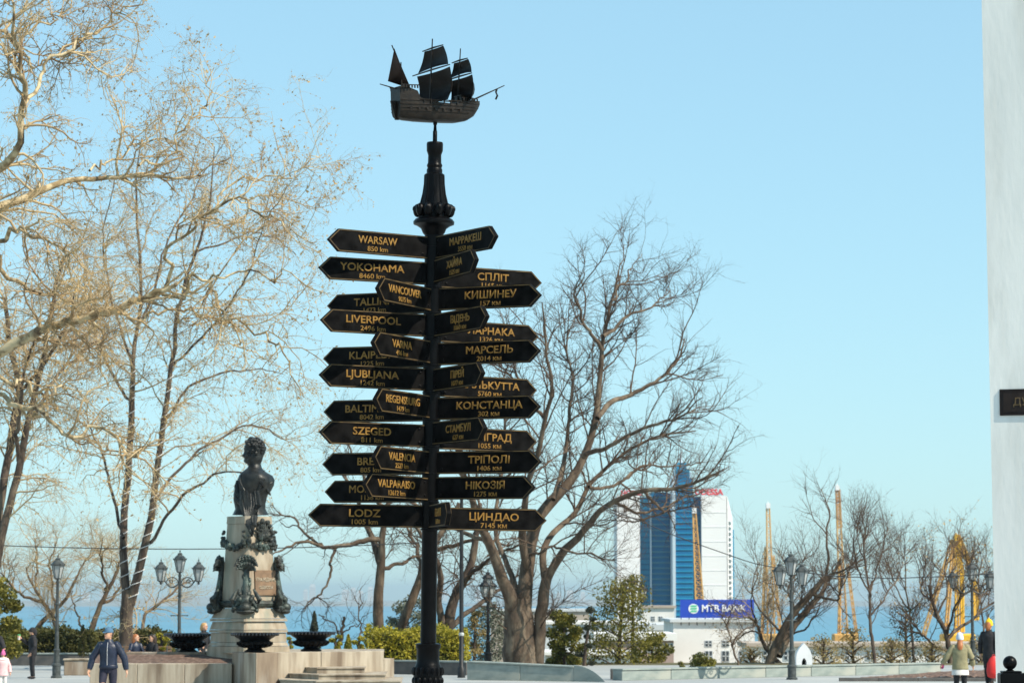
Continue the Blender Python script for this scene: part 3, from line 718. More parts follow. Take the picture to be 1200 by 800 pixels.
# earth bank between the two walls
p = MB(); za = zl-.03; zb = W(200, 764.5, 79.3).z-.02
p.add([(*G(110, 77.5), za), (*G(274, 77.5), za), (*G(274, 78.6), zb-.05), (*G(243, 79.2), zb-.02), (*G(110, 79.4), zb-.02)], [(0, 1, 2, 3, 4)])
tag(p.build('flower_bed_soil', 'soil'), kind='structure')
p = MB(); zt_ = zr-.05; pts = [G(302, 76.2), G(451, 78.8), G(451, 84), G(243, 84), G(243, 79.6), G(274, 77.8)]
p.add([(*a, zt_) for a in pts], [tuple(range(6))]); tag(p.build('basin_floor', 'granite_pale'), kind='structure')
st = empty('stone_steps', (*G(395, 75), 0), 0, 'pale stone steps with chamfered corner in front of the basin wall', 'steps')
for (xl, xc, xr, Dl, yt, th) in ((352, 373, 428, 77.0, 781.5, 8), (341, 375, 452, 76.0, 789.5, 9), (330, 372, 470, 74.8, 797, 9)):
    zt2 = W(xc, yt, Dl-1).z
    pts = [G(xl, Dl+.1), G(xc, Dl-1.2), G(xr, Dl-.9), G(xr+2, Dl+2.5), G(xl, Dl+2.5)]
    mm = MB(); mm.prism([(a[0]-st.location.x, a[1]-st.location.y) for a in pts], 0.0, zt2-.03)
    mm.prism([(a[0]-st.location.x-(.03 if i in (0, 4) else (0 if i == 1 else -.03)), a[1]-st.location.y-(.03 if i < 3 else 0)) for i, a in enumerate(pts)], zt2-.028, zt2)
    mm.build('step', 'granite_pale', st)
urn_prof = [(.30, 0), (.30, .05), (.24, .07), (.20, .11), (.26, .15), (.42, .19), (.49, .24), (.50, .29), (.44, .325), (.42, .345), (.46, .38), (.55, .43), (.60, .47), (.655, .485), (.665, .51), (.655, .55), (.62, .56), (.58, .545), (.45, .45), (.05, .42)]
ulab = {220: 'black cast iron bowl urn on the wall left of the pedestal', 298: 'black cast iron bowl urn in front of the pedestal', 364: 'black cast iron bowl urn on the wall right of the pedestal'}
for (ux, uD, yb) in ((220, 79.6, 765.5), (298.5, 76.4, 766.5), (364.5, 77.9, 766)):
    pz_ = W(ux, yb, uD)
    u = empty('iron_urn', (pz_.x, uD, W(ux, 764.5, uD).z if ux == 220 else zr), 0, ulab[round(ux) if ux != 298.5 and ux != 364.5 else int(ux)], 'urn', 'bowl urns on the basin wall')
    ks = ppm(uD); k_ = 54/1.33/ks
    mm = MB(); mm.lathe([(r*k_, z*k_) for (r, z) in urn_prof], 36); mm.build('bowl', 'iron', u, smooth=True)
    mm = MB()
    for i in range(40):
        a = 2*math.pi*i/40; mm.ball((math.cos(a)*.665*k_, math.sin(a)*.665*k_, .515*k_), (.035*k_, .035*k_, .045*k_), 6, 5)
    bo_ = mm.build('bead_rim', 'urn_bead', u, smooth=True); bo_['kind'] = 'stuff'
    mm = MB()
    for i in range(20):
        a = 2*math.pi*i/20; mm.tube([(math.cos(a)*r*k_, math.sin(a)*r*k_, z*k_) for (r, z) in ((.28, .15), (.44, .19), (.505, .245), (.50, .30))], .03*k_, 5)
    mm.build('gadroon', 'iron', u, smooth=True)

# ---------------- low stone walls along the promenade edge
def kerb_wall(label, p0, p1, h, m_='kerb_stone', capm=None, blk=1.9, z0=0.0):
    o = empty('low_wall', ((p0[0]+p1[0])/2, (p0[1]+p1[1])/2, 0), 0, label, 'wall')
    wall_run(o, p0, p1, h, z0, .45, blk, m_, (.03, .05, capm) if capm else None)
    return o
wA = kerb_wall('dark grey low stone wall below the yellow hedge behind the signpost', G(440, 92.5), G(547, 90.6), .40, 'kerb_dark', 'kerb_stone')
wB = kerb_wall('pale green-grey low wall in front of the big twin-trunk tree', G(547.5, 85.6), G(672, 84.2), (.52, .40), 'kerb_stone', 'kerb_stone')
m = MB(); pts = []
a0 = Vector((*G(672, 84.2), 0)); a1 = Vector((*G(708, 83.6), 0))
nseg = 8; vs = []
for i in range(nseg+1):
    t = i/nseg; pnt = a0.lerp(a1, t); h = .45*(1-t**2.2)+.02
    vs += [(pnt.x, pnt.y, 0), (pnt.x, pnt.y+.45, 0), (pnt.x, pnt.y+.45, h), (pnt.x, pnt.y, h)]
fs = []
for i in range(nseg):
    for k in range(4): fs.append((i*4+k, i*4+(k+1) % 4, (i+1)*4+(k+1) % 4, (i+1)*4+k))
fs += [(3, 2, 1, 0), tuple(nseg*4+k for k in range(4))]
wBl = wB.location
MB().add([(v[0]-wBl.x, v[1]-wBl.y, v[2]) for v in vs], fs).build('curved_end', 'kerb_stone', wB)
wC = kerb_wall('long pale low stone wall running along the promenade edge on the right', G(728, 85.0), G(1100, 93.0), .30, 'kerb_stone', 'kerb_stone')
mm = MB(); g0 = G(717, 86.2); mm.bbox(-.15, .17, 0, .5, 0, .32, .02)
tag(mm.build('stone_block', 'kerb_dark', None, (g0[0]+.1, g0[1], 0)), 'dark stone block closing the gap between the two low walls', 'stone block')
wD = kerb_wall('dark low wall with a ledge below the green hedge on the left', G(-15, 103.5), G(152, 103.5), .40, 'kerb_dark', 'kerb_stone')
mm = MB(); g0 = G(78, 90.6); w_ = 30*90.6/F
mm.bbox(0, w_, 0, .7, 0, .47, .02); ob = mm.build('stone_bench', 'granite_brown', None, (g0[0], g0[1], 0)); tag(ob, 'brown granite bench block beside the single lamp post', 'bench')
mm = MB(); mm.bbox(-.03, w_+.03, -.03, .73, .472, .53, .015); mm.build('bench_top', 'granite_pale', ob)
# flower bed with mulch at right
fb = empty('flower_bed', (*G(1080, 86), 0), 0, 'dark-edged flower bed of brown soil in front of the two walkers', 'flower bed')
fl = fb.location
a = G(981, 84.3); c = G(1210, 84.3)
for i in range(5):
    x0 = a[0]+(c[0]-a[0])*i/5; x1 = a[0]+(c[0]-a[0])*(i+1)/5
    mm = MB(); mm.bbox(x0-fl.x+.004, x1-fl.x-.004, a[1]-fl.y, a[1]-fl.y+.16, 0, .11, .012); mm.build('kerb_stone', 'kerb_dark', fb)
nx_, ny_ = 60, 14; vs = []; fs = []
for j in range(ny_+1):
    for i in range(nx_+1):
        px = 995+215*i/nx_; t = j/ny_
        D = 84.5+t*np.interp(px, [995, 1210], [.3, 9.5]); x = (px-600)/F*D
        vs.append((x-fl.x, D-fl.y, .05+np.interp(px, [995, 1100, 1210], [.02, .16, .2])*math.sin(math.pi*min(1, .15+t*.8))+random.uniform(-.02, .03)))
for j in range(ny_):
    for i in range(nx_): fs.append((j*(nx_+1)+i, j*(nx_+1)+i+1, (j+1)*(nx_+1)+i+1, (j+1)*(nx_+1)+i))
MB().add(vs, fs).build('soil', 'soil', fb)
# white pointed-arch object on the wall
D_ = 92.0; wp = W(942.5, 779, D_); k = D_/F
ar = empty('white_sculpture', (wp.x, D_, 0), 0, 'small white pointed arch shape with a dark hole standing behind the low wall', 'sculpture')
def arch(hw, h, n=10):
    pts = [(-hw, 0)]
    for i in range(n+1):
        t = i/n; pts.append((-hw*(1-t**2.1), h*(.45+.55*t) if i else h*.42))
    for i in range(n-1, -1, -1):
        t = i/n; pts.append((hw*(1-t**2.1), h*(.45+.55*t) if i else h*.42))
    pts.append((hw, 0)); return pts
zb0 = .1; zt0 = W(942, 753, D_).z-zb0
o_ = arch(9.3*k, zt0); i_ = [(x*.30, z*.34+zt0*.14) for (x, z) in arch(9.3*k, zt0)]
n = len(o_); vs = []; fs = []
for (yy) in (0, .45):
    vs += [(x, yy, z+zb0) for (x, z) in o_]+[(x, yy, z+zb0) for (x, z) in i_]
for i in range(n):
    j = (i+1) % n
    fs += [(i, j, n+j, n+i), (2*n+j, 2*n+i, 3*n+i, 3*n+j), (j, i, 2*n+i, 2*n+j), (n+i, n+j, 3*n+j, 3*n+i)]
MB().add(vs, fs).build('arch', 'sculpt_white', ar)
mm = MB(); mm.box(-9*k, 9*k, .45, .5, zb0, zb0+zt0*.5); mm.build('back_panel', 'iron', ar)
mm = MB(); mm.bbox(-10.5*k, 10.5*k, -.05, .55, 0, zb0-.003, .02); mm.build('foot', 'sculpt_white', ar)

# ---------------- street lamps
def lantern_meshes(k, m_, g_):
    fr = MB(); n = 6
    def hexa(r, z): return [(r*math.cos(2*math.pi*i/n), r*math.sin(2*math.pi*i/n), z) for i in range(n)]
    fr.lathe([(.02*k, -.10*k), (.05*k, -.06*k), (.03*k, -.03*k), (.09*k, 0), (.10*k, .02*k)], 10)
    b0 = hexa(.10*k, .02*k); t0 = hexa(.185*k, .40*k)
    for i in range(n): fr.tube([b0[i], t0[i]], .011*k, 5)
    fr.loft([hexa(.19*k, .40*k), hexa(.225*k, .405*k), hexa(.225*k, .43*k), hexa(.19*k, .445*k)])
    cp = MB(); cp.loft([hexa(.20*k, .445*k), hexa(.17*k, .50*k), hexa(.11*k, .56*k), hexa(.075*k, .575*k), hexa(.075*k, .60*k), hexa(.09*k, .605*k), hexa(.05*k, .645*k), hexa(.015*k, .66*k)])
    cp.ball((0, 0, .70*k), .028*k, 8, 6); cp.tube([(0, 0, .66*k), (0, 0, .80*k)], [.012*k, .005*k], 6)
    for i in range(n):
        p = hexa(.215*k, .43*k)[i]; cp.ball((p[0], p[1], .455*k), .02*k, 6, 4)
    gl = MB(); gl.loft([hexa(.092*k, .022*k), hexa(.178*k, .40*k)])
    return fr.mesh('lantern', m_, True), cp.mesh('cap', m_, True), gl.mesh('glass', g_)
LM = {('lamp_iron', 'lamp_glass_dark'): lantern_meshes(1, 'lamp_iron', 'lamp_glass_dark'), ('lamp_black', 'lamp_glass'): lantern_meshes(1, 'lamp_black', 'lamp_glass')}
def add_lantern(parent, loc, style):
    fr, cp, gl = LM[style]; l = link('lantern', fr, parent, loc); link('cap', cp, l); link('glass', gl, l)
def lamp_pole(root, h, m_):
    p = MB(); p.lathe([(.17, 0), (.17, .06), (.13, .08), (.13, .36), (.15, .38), (.15, .42), (.10, .46), (.085, .8), (.10, .83), (.10, .87), (.065, .90), (.055, 1.5), (.05, h-.75), (.075, h-.73), (.075, h-.69), (.05, h-.67), (.045, h-.08), (.06, h-.06), (.06, h-.02), (.02, h)], 14, star=None)
    p.build('pole', m_, root, smooth=True)
    b = MB(); b.tube([(-.27, 0, h*.58), (.27, 0, h*.58)], .016, 6); b.ball((-.27, 0, h*.58), .025, 6, 5); b.ball((.27, 0, h*.58), .025, 6, 5); b.build('ladder_bar', m_, root, smooth=True)
def triple_lamp(x, D, rz, label, style, top, z0=0.0, span=.60):
    root = empty('street_lamp', (x, D, z0), rz, label, 'street lamp', 'street lamps along the promenade')
    m_ = style[0]; h = top-z0-.80; lamp_pole(root, h, m_)
    add_lantern(root, (0, 0, h+.06), style)
    for s in (-1, 1):
        a = MB(); c = []
        for i in range(15):
            t = i/14; c.append((s*(.05+(span-.05)*t), 0, h-.32-.16*math.sin(math.pi*1.0*min(1, t*1.25))*(1 if t < .8 else 1)+.14*t))
        a.tube(c, [.030-.010*i/14 for i in range(15)], 7)
        a.tube([(s*(.05+.20*(1-math.cos(t))), 0, h-.30+.20*math.sin(t)) for t in [i*math.pi/9 for i in range(10)]], .018, 6)
        a.tube([(s*(.28+.075*math.cos(t)*(1-t/12)), 0, h-.24+.075*math.sin(t)*(1-t/12)) for t in [i*.6 for i in range(13)]], .014, 6)
        a.tube([(s*span, 0, h-.20), (s*span, 0, h-.10)], .022, 7)
        a.build('arm', m_, root, smooth=True)
        add_lantern(root, (s*span, 0, h-.34+.10), style)
    return root
IR = ('lamp_iron', 'lamp_glass_dark'); BK = ('lamp_black', 'lamp_glass')
def lampx(px, D): return (px-600)/F*D
triple_lamp(lampx(212, 94), 94, 0, 'grey three-lantern street lamp left of the pedestal behind the urn', IR, W(212, 644, 94).z, 0, .62)
triple_lamp(lampx(926, 86), 86, R(52), 'grey three-lantern street lamp in front of the white arch sculpture', IR, W(926, 645, 86).z, 0, .62)
triple_lamp(lampx(1137, 105.5), 105.5, 0, 'grey three-lantern street lamp behind the two walkers on the right', IR, W(1137, 656, 105.5).z, 0, .68)
triple_lamp(lampx(572, 107), 107, R(75), 'black street lamp with white glass behind the signpost left of the big tree', BK, W(572, 667, 107).z, -.05, .45)
triple_lamp(lampx(741, 112), 112, R(8), 'black street lamp with white glass in front of the pine and hotel', BK, W(741, 672, 112).z, -.3, .38)
root = empty('street_lamp', (lampx(69.5, 87.7), 87.7, 0), 0, 'grey street lamp with a single lantern beside the hedge on the left', 'street lamp', 'street lamps along the promenade')
h1 = W(70, 648, 87.7).z-.84; lamp_pole(root, h1, 'lamp_iron'); add_lantern(root, (0, 0, h1+.06), IR)
root = empty('slim_pole', (lampx(541, 88), 88, 0), 0, 'slim black pole behind the signpost rising above the yellow hedge', 'pole')
mm = MB(); mm.lathe([(.12, 0), (.12, .3), (.07, .36), (.065, 3.0), (.05, 5.6)], 12); mm.build('shaft', 'lamp_black', root, smooth=True)
mm = MB(); mm.lathe([(.07, 1.28), (.085, 1.30), (.085, 1.36), (.07, 1.38)], 12); mm.build('band', 'lamp_glass', root, smooth=True)

# ---------------- overhead cables
def cable(pxs, D, label):
    pts = [W(x, y, D) for (x, y) in pxs]
    c = MB(); c.tube(pts, .017, 5); tag(c.build('overhead_cable', 'cable', smooth=True), label, 'cable')
def curve_pts(x0, y0, x1, y1, sag, n=24): return [(x0+(x1-x0)*i/n, y0+(y1-y0)*i/n+sag*4*(i/n)*(1-i/n)) for i in range(n+1)]
cable(curve_pts(-60, 636, 520, 634, 8), 96, 'thin overhead cable crossing behind the bust on the left')
xs_ = [600, 660, 717, 800, 880, 930, 980, 1040, 1110, 1180, 1260]; ys_ = [545, 572, 597, 631, 659, 669, 675, 677.5, 675, 671, 664]
cable([(x, float(np.interp(x, xs_, ys_))) for x in range(600, 1261, 15)], 97, 'thin overhead cable sagging across the hotel and the bare trees on the right')

# ================================================================== PORT: hotel, bank building, sheds, cranes
DH = 750.0; hs = DH/F
ho = W(791, 700, DH)
hotel = empty('hotel_tower', (ho.x, DH, -33), 0, 'white hotel tower with blue glass centre and red rooftop letters', 'hotel')
def hx(px): return (px-791)*hs
def hz(y): return W(791, y, DH).z+33
def hbox(name, m_, x0, x1, y0, y1, yt, yb=None, parent=hotel):
    mm = MB(); mm.box(hx(x0), hx(x1), y0, y1, 0 if yb is None else hz(yb), hz(yt)); return mm.build(name, m_, parent)
hbox('side_wing', 'hotel_white', 724, 750.8, 2, 26, 580); hbox('side_wing', 'hotel_white', 822.5, 852, 0, 26, 580.5)
def bands(parent, x0, x1, y0, yt, yb, step, m_='hotel_band', th=.5, hfrac=.28):
    mm = MB(); y = yt
    while y < yb:
        mm.box(hx(x0)+.06, hx(x1)-.06, y0-.25, y0+.4, hz(y+step*hfrac), hz(y)); y += step
    o = mm.build('floor_bands', m_, parent); o['kind'] = 'stuff'; return o
gA = hbox('glass_wall', 'hotel_glass', 751, 764, 6, 24, 581); bands(gA, 751, 764, 6, 583, 760, 6.4, 'hotel_glass_dark', hfrac=.2)
gB = hbox('glass_wall', 'hotel_glass_dark', 764, 787, 4, 24, 577); bands(gB, 764, 787, 4, 581, 760, 6.4)
mm = MB(); mm.box(hx(763.2), hx(764.6), 3.2, 6, 0, hz(580)); mm.build('mullion', 'hotel_fin', hotel)
mm = MB(); mm.prism([(hx(786.5), 2), (hx(788), -2), (hx(791.5), -2), (hx(792.5), 2)], 0, hz(558)); mm.build('fin', 'hotel_fin', hotel)
tw = hbox('tower', 'hotel_glass_dark', 792, 813, 1, 22, 560); bands(tw, 792, 813, 1, 566, 760, 6.4, 'hotel_glass', hfrac=.18)
t2 = hbox('tower_top', 'hotel_glass', 793.5, 810, 4, 18, 549, 560.2); t3 = hbox('tower_top', 'hotel_glass', 795, 806.5, 5, 16, 541, 549.2)
bands(t2, 793.5, 810, 4, 551, 559, 3.2, 'hotel_band')
hbox('tower_side', 'hotel_fin', 806.6, 812, 5, 16, 552, 560.2)
mm = MB(); mm.tube([(hx(801.5), 10, hz(541)), (hx(801.5), 10, hz(527))], [.45, .12], 6); mm.build('antenna', 'hotel_fin', hotel)
for i in range(5): mm = MB(); x = hx(769+i*3.4); mm.tube([(x, 8, hz(577.2)), (x, 8, hz(572-(i % 3)))], .2, 5); mm.box(x-.7, x+.7, 7.5, 8.5, hz(577), hz(575.2)); mm.build('roof_unit', 'hotel_band', hotel)
gC = hbox('glass_wall', 'hotel_glass', 813, 822.5, 4, 24, 581); bands(gC, 813, 822.5, 4, 583, 760, 6.4, 'hotel_glass_dark', hfrac=.2)
def hd_(px, dy): return (px-600)/F*(DH+dy)-ho.x
mm = MB(); mm.add([(hd_(852, 0), 0, 0), (hd_(858, 22), 22, 0), (hx(845), 26, 0), (hd_(852, 0), 0, hz(581)), (hd_(858, 22), 22, hz(604)), (hx(845), 26, hz(590))], [(0, 1, 4, 3), (1, 2, 5, 4), (2, 0, 3, 5), (3, 4, 5), (0, 2, 1)])
sw = mm.build('side_wall', 'hotel_white', hotel)
mm = MB(); mm.box(hd_(857.6, 22), hd_(859, 24), 22.3, 27, 0, hz(618)); mm.build('corner_glass', 'hotel_glass', hotel)
for i in range(18):
    y = 610+i*6.4
    mm = MB(); p0 = Vector((hd_(853.3, 4.8), 4.8, 0)); p1 = Vector((hd_(855.3, 12.1), 12.1, 0)); o = Vector((.5, -.25, 0))
    vs = [p0-o*.3, p1-o*.3, p1+o*.5, p0+o*.5]
    mm.prism([(v.x, v.y) for v in vs], hz(y+3.2), hz(y)); mm.build('window', 'window_dark', sw)
for i in range(8):
    mm = MB(); y = 600+i*17; mm.box(hx(823), hx(851.6), -.08, .2, hz(y+.3), hz(y)); mm.build('joint_band', 'hotel_white', hotel)
for (key, xc, y, w) in (('HOTEL', 741, 577.2, 25), ('ODESSA', 832, 576.0, 34)):
    me = TXT[key]; lo = link('roof_letters', me, hotel, (hx(xc), 3, hz(y)), (R(90), 0, 0)); k = w*hs/text_width(me); lo.scale = (k, k*1.02, 1)
    mm = MB(); mm.tube([(hx(xc-w/2), 3.3, hz(y+2.8)), (hx(xc+w/2), 3.3, hz(y+2.8))], .12, 5)
    for i in range(6): x = hx(xc-w/2+w*(i+.5)/6); mm.tube([(x, 3.3, hz(581.5)), (x, 3.3, hz(y-2))], .1, 5)
    mm.build('letter_frame', 'hotel_fin', hotel)

def building(name, label, x0, x1, yt, D, depth, m_, roof=None, windows=(), wm='window_dark', zb=-33, cat='building'):
    k = D/F; c = W((x0+x1)/2, 700, D); hw = (x1-x0)/2*k
    o = empty(name, (c.x, D, zb), 0, label, cat)
    zt = W(0, yt, D).z-zb
    mm = MB(); mm.box(-hw, hw, 0, depth, 0, zt); w = mm.build('wall', m_, o)
    if roof: mm = MB(); mm.box(-hw-.4, hw+.4, -.4, depth+.4, zt+.003, zt+roof[1]); mm.build('roof', roof[0], o)
    for (a, b, ya, yb2) in windows:
        X0 = (a-(x0+x1)/2)*k; X1 = (b-(x0+x1)/2)*k; Z1 = W(0, ya, D).z-zb; Z0 = W(0, yb2, D).z-zb
        mm = MB(); t = .22
        mm.box(X0-t*.4, X1+t*.4, -.06, .03, Z0-t*.4, Z1+t*.4); f = mm.build('window', 'roof_pale', w)
        mm = MB(); mm.box(X0, X1, -.085, -.05, Z0, Z1); mm.build('pane', wm, w)
        mm = MB(); xm = (X0+X1)/2; zm = (Z0+Z1)/2; mm.box(xm-.05, xm+.05, -.12, -.08, Z0, Z1); mm.box(X0, X1, -.12, -.085, zm-.05, zm+.05); mm.build('glazing_bar', 'roof_pale', w)
    return o
# bank building with its sign
DB = 350.0
bk = building('bank_building', 'white flat-roofed building with small square windows below the blue bank sign', 789, 884, 728.5, DB, 22, 'white_paint', ('roof_pale', .35),
    [(826.5, 833.5, 750.5, 756.5), (846.5, 853.5, 750.5, 756.5), (826.5, 834, 762.5, 774), (846, 853.5, 762.5, 774), (866, 873, 750.5, 756.5), (866, 873, 762.5, 774)])
k = DB/F; c = W(840, 700, DB); zt = W(0, 702, DB).z; zb_ = W(0, 723.5, DB).z
sg = empty('bank_sign', (c.x, DB-.3, zb_), 0, 'long blue rooftop sign with white lettering and a round green-white emblem', 'sign')
mm = MB(); mm.box(-43*k, 43*k, -.15, .15, 0, zt-zb_); mm.build('panel', 'bank_blue', sg)
mm = MB()
for i in range(10): x = (-42+84*i/9)*k; mm.tube([(x, .1, -.9), (x, .1, .05)], .06, 5)
mm.tube([(-43*k, .1, -.45), (43*k, .1, -.45)], .06, 5); mm.build('frame', 'lamp_black', sg)
me = TXT['MTB']; kk = 52*k/text_width(me); lo = link('lettering', me, sg, (7.5*k, -.19, (zt-zb_)*.50), (R(90), 0, 0)); lo.scale = (kk, kk*1.06, 1)
mm = MB(); n = 20; rr = 6*k
mm.add([(-27.5*k+rr*math.cos(2*math.pi*i/n), -.18, (zt-zb_)*.5+rr*.95*math.sin(2*math.pi*i/n)) for i in range(n)]+[(-27.5*k+rr*math.cos(2*math.pi*i/n), -.14, (zt-zb_)*.5+rr*.95*math.sin(2*math.pi*i/n)) for i in range(n)], [tuple(range(n))]+[(i, (i+1) % n, n+(i+1) % n, n+i) for i in range(n)])
em = mm.build('emblem', 'bank_white', sg)
mm = MB()
for j in range(3):
    z = (zt-zb_)*.5+rr*(-.5+.5*j); x = -27.5*k
    mm.add([(x-rr*.75, -.20, z-rr*.16), (x+rr*.5, -.20, z-rr*.16), (x+rr*.8, -.20, z+rr*.2), (x-rr*.45, -.20, z+rr*.2)], [(0, 1, 2, 3)])
mm.build('emblem_stripe', 'bank_green', em)
# port sheds and terminal buildings
building('port_shed', 'long tan port shed with a pale roof line beside the sea behind the tree trunk', 575, 690, 716, 700, 30, 'tan_wall', ('roof_pale', .6), [(654, 658, 718, 729)])
building('port_terminal', 'pale blue-grey terminal block behind the pines', 600, 760, 731, 520, 25, 'roof_pale', ('white_paint', .5), [(610+i*12, 617+i*12, 735, 742) for i in range(12)])
building('port_office', 'stepped white port office left of the bank sign', 752, 790, 712, 600, 22, 'white_paint', ('tan_wall', .5), [(763, 767, 722, 727), (772, 776, 722, 727)])
building('port_annex', 'white annex with a window band below the port office', 735, 789.5, 738, 450, 30, 'white_paint', ('roof_pale', .9), [(764, 768.5, 730.5, 735.5)])
building('port_hall', 'low pinkish hall with dark windows under a white roof edge', 700, 789, 750, 330, 18, 'pink_wall', ('white_paint', .8), [(781, 788, 754, 763), (770, 777, 754, 763), (759, 766, 754, 763)])
building('white_parapet_house', 'low white house behind the pines beside the big tree', 640, 748, 767, 230, 10, 'white_paint', ('white_paint', .25), [(655, 661, 771, 777), (690, 696, 771, 777)], zb=-33)
building('cream_house', 'long cream house behind the shrubs on the right', 880, 1180, 757, 250, 10, 'white_paint', ('tan_wall', .3), [(895+i*24, 903+i*24, 763, 772) for i in range(12)], zb=-33)

def lattice(mm, p0, p1, w0, w1, n, r=.14, r2=.08):
    p0 = Vector(p0); p1 = Vector(p1); ax = (p1-p0).normalized(); u = ax.cross(Vector((0, 1, 0)))
    if u.length < .1: u = ax.cross(Vector((1, 0, 0)))
    u.normalize(); w = ax.cross(u); prev = None
    for i in range(n+1):
        t = i/n; c = p0.lerp(p1, t); h = (w0+(w1-w0)*t)/2
        cur = [c+u*h+w*h, c-u*h+w*h, c-u*h-w*h, c+u*h-w*h]
        if prev:
            for k_ in range(4):
                mm.tube([prev[k_], cur[k_]], r, 4); mm.tube([prev[k_], cur[(k_+1) % 4]], r2, 3); mm.tube([cur[k_], cur[(k_+1) % 4]], r2, 3)
        prev = cur
def crane(label, apex, foot, D, m_, headm, wt, wb, extra=()):
    a = W(*apex, D); f = W(*foot, D); o = empty('port_crane', (f.x, D, -33), 0, label, 'crane', 'cranes in the port')
    def Lc(px, py, dy=0): p = W(px, py, D); return (p.x-f.x, dy, p.z+33)
    s = D/F
    mm = MB(); lattice(mm, Lc(*foot), Lc(*apex), wb*s, wt*s, 22, .17, .09); mm.build('boom', m_, o)
    mm = MB(); mm.box(Lc(*apex)[0]-wt*s*.7, Lc(*apex)[0]+wt*s*.7, -1, 1, Lc(*apex)[2]-.8, Lc(*apex)[2]+.6); mm.tube([Lc(apex[0], apex[1]-1), Lc(apex[0], apex[1]-5)], .12, 5); mm.build('boom_head', headm, o)
    mm = MB(); x, _, z = Lc(foot[0], 742); mm.bbox(x-3.5, x+3.5, -3, 3, z-4, z, .3); mm.build('machine_house', m_, o)
    mm = MB()
    for sx in (-1, 1):
        for sy in (-1, 1): lattice(mm, (x+sx*5, sy*5, 0), (x+sx*2, sy*2, z-4), 1.2, 1.0, 6, .22, .12)
    mm.build('portal', m_, o)
    for (pts, w, mt) in extra:
        mm = MB()
        for i in range(len(pts)-1): lattice(mm, Lc(*pts[i]), Lc(*pts[i+1]), w*s, w*s, 12,   .25 if mt == 'crane_yellow' else .19, .12 if mt == 'crane_yellow' else .11)
        mm.build('strut', mt, o)
crane('ochre lattice crane boom standing in front of the hotel tower', (813.5, 597), (823, 760), 640, 'crane_ochre', 'hotel_white', 3.4, 12)
crane('pale ochre lattice crane with white tip between the bank sign and the lamp', (900, 592), (904, 760), 800, 'crane_ochre', 'hotel_white', 3.4, 9, [([(897.5, 640), (893, 745)], 2.2, 'crane_ochre'), ([(906, 650), (915, 745)], 2.2, 'crane_ochre')])
crane('tallest crane with rusty orange top rising above the bare trees', (981, 571), (990, 760), 820, 'crane_ochre', 'hotel_white', 3.4, 9, [([(981.5, 573), (984, 618)], 4.6, 'crane_rust'), ([(985, 660), (983, 745)], 2.2, 'crane_ochre'), ([(993, 660), (1004, 745)], 2.4, 'crane_ochre')])
crane('bright yellow A-frame crane behind the right street lamp', (1120.5, 629), (1122, 760), 620, 'crane_yellow', 'crane_yellow', 3, 3.5,
      [([(1117, 632), (1082, 745)], 4, 'crane_ochre'), ([(1118, 632), (1108, 745)], 3, 'crane_ochre'), ([(1122, 627), (1136, 660), (1143, 690)], 4, 'crane_yellow'), ([(1143, 690), (1144, 726)], 4.5, 'crane_yellow'), ([(1121, 634), (1127, 665), (1128, 740)], 2.6, 'crane_yellow')])

# ================================================================== TREES
def tubes_np(P, Rr, m):
    # P (K,n,3), Rr (K,n) -> V, quads
    K, n, _ = P.shape
    T = np.empty_like(P); T[:, 1:-1] = P[:, 2:]-P[:, :-2]; T[:, 0] = P[:, 1]-P[:, 0]; T[:, -1] = P[:, -1]-P[:, -2]
    T /= np.linalg.norm(T, axis=2, keepdims=True)+1e-9
    ref = np.array([0.31, 0.77, 0.21]); ref = ref/np.linalg.norm(ref)
    U = np.cross(T, ref); U /= np.linalg.norm(U, axis=2, keepdims=True)+1e-9
    Wv = np.cross(T, U)
    a = np.arange(m)*2*np.pi/m
    V = P[:, :, None, :]+(U[:, :, None, :]*np.cos(a)[None, None, :, None]+Wv[:, :, None, :]*np.sin(a)[None, None, :, None])*Rr[:, :, None, None]
    V = V.reshape(-1, 3)
    kk = np.arange(K)[:, None, None]*n*m; jj = np.arange(n-1)[None, :, None]*m; ii = np.arange(m)[None, None, :]; i2 = (ii+1) % m
    Fq = np.stack([kk+jj+ii, kk+jj+i2, kk+jj+m+i2, kk+jj+m+ii], axis=-1).reshape(-1, 4)
    return V, Fq
def merge(parts):
    Vs, Fs, o = [], [], 0
    for V, Fq in parts: Vs.append(V); Fs.append(Fq+o); o += len(V)
    return np.concatenate(Vs), np.concatenate(Fs)
def resample(pts, n):
    pts = np.array(pts, float); m = len(pts)
    # Catmull-Rom through the points, then even spacing
    ext = np.vstack([2*pts[0]-pts[1], pts, 2*pts[-1]-pts[-2]]); out = []
    for i in range(m-1):
        p0, p1, p2, p3 = ext[i:i+4]
        for t in np.linspace(0, 1, 10, endpoint=False):
            out.append(.5*((2*p1)+(-p0+p2)*t+(2*p0-5*p1+4*p2-p3)*t*t+(-p0+3*p1-3*p2+p3)*t**3))
    out.append(pts[-1]); out = np.array(out)
    d = np.r_[0, np.cumsum(np.linalg.norm(np.diff(out, axis=0), axis=1))]
    s = np.linspace(0, d[-1], n)
    return np.stack([np.interp(s, d, out[:, k]) for k in range(out.shape[1])], 1)
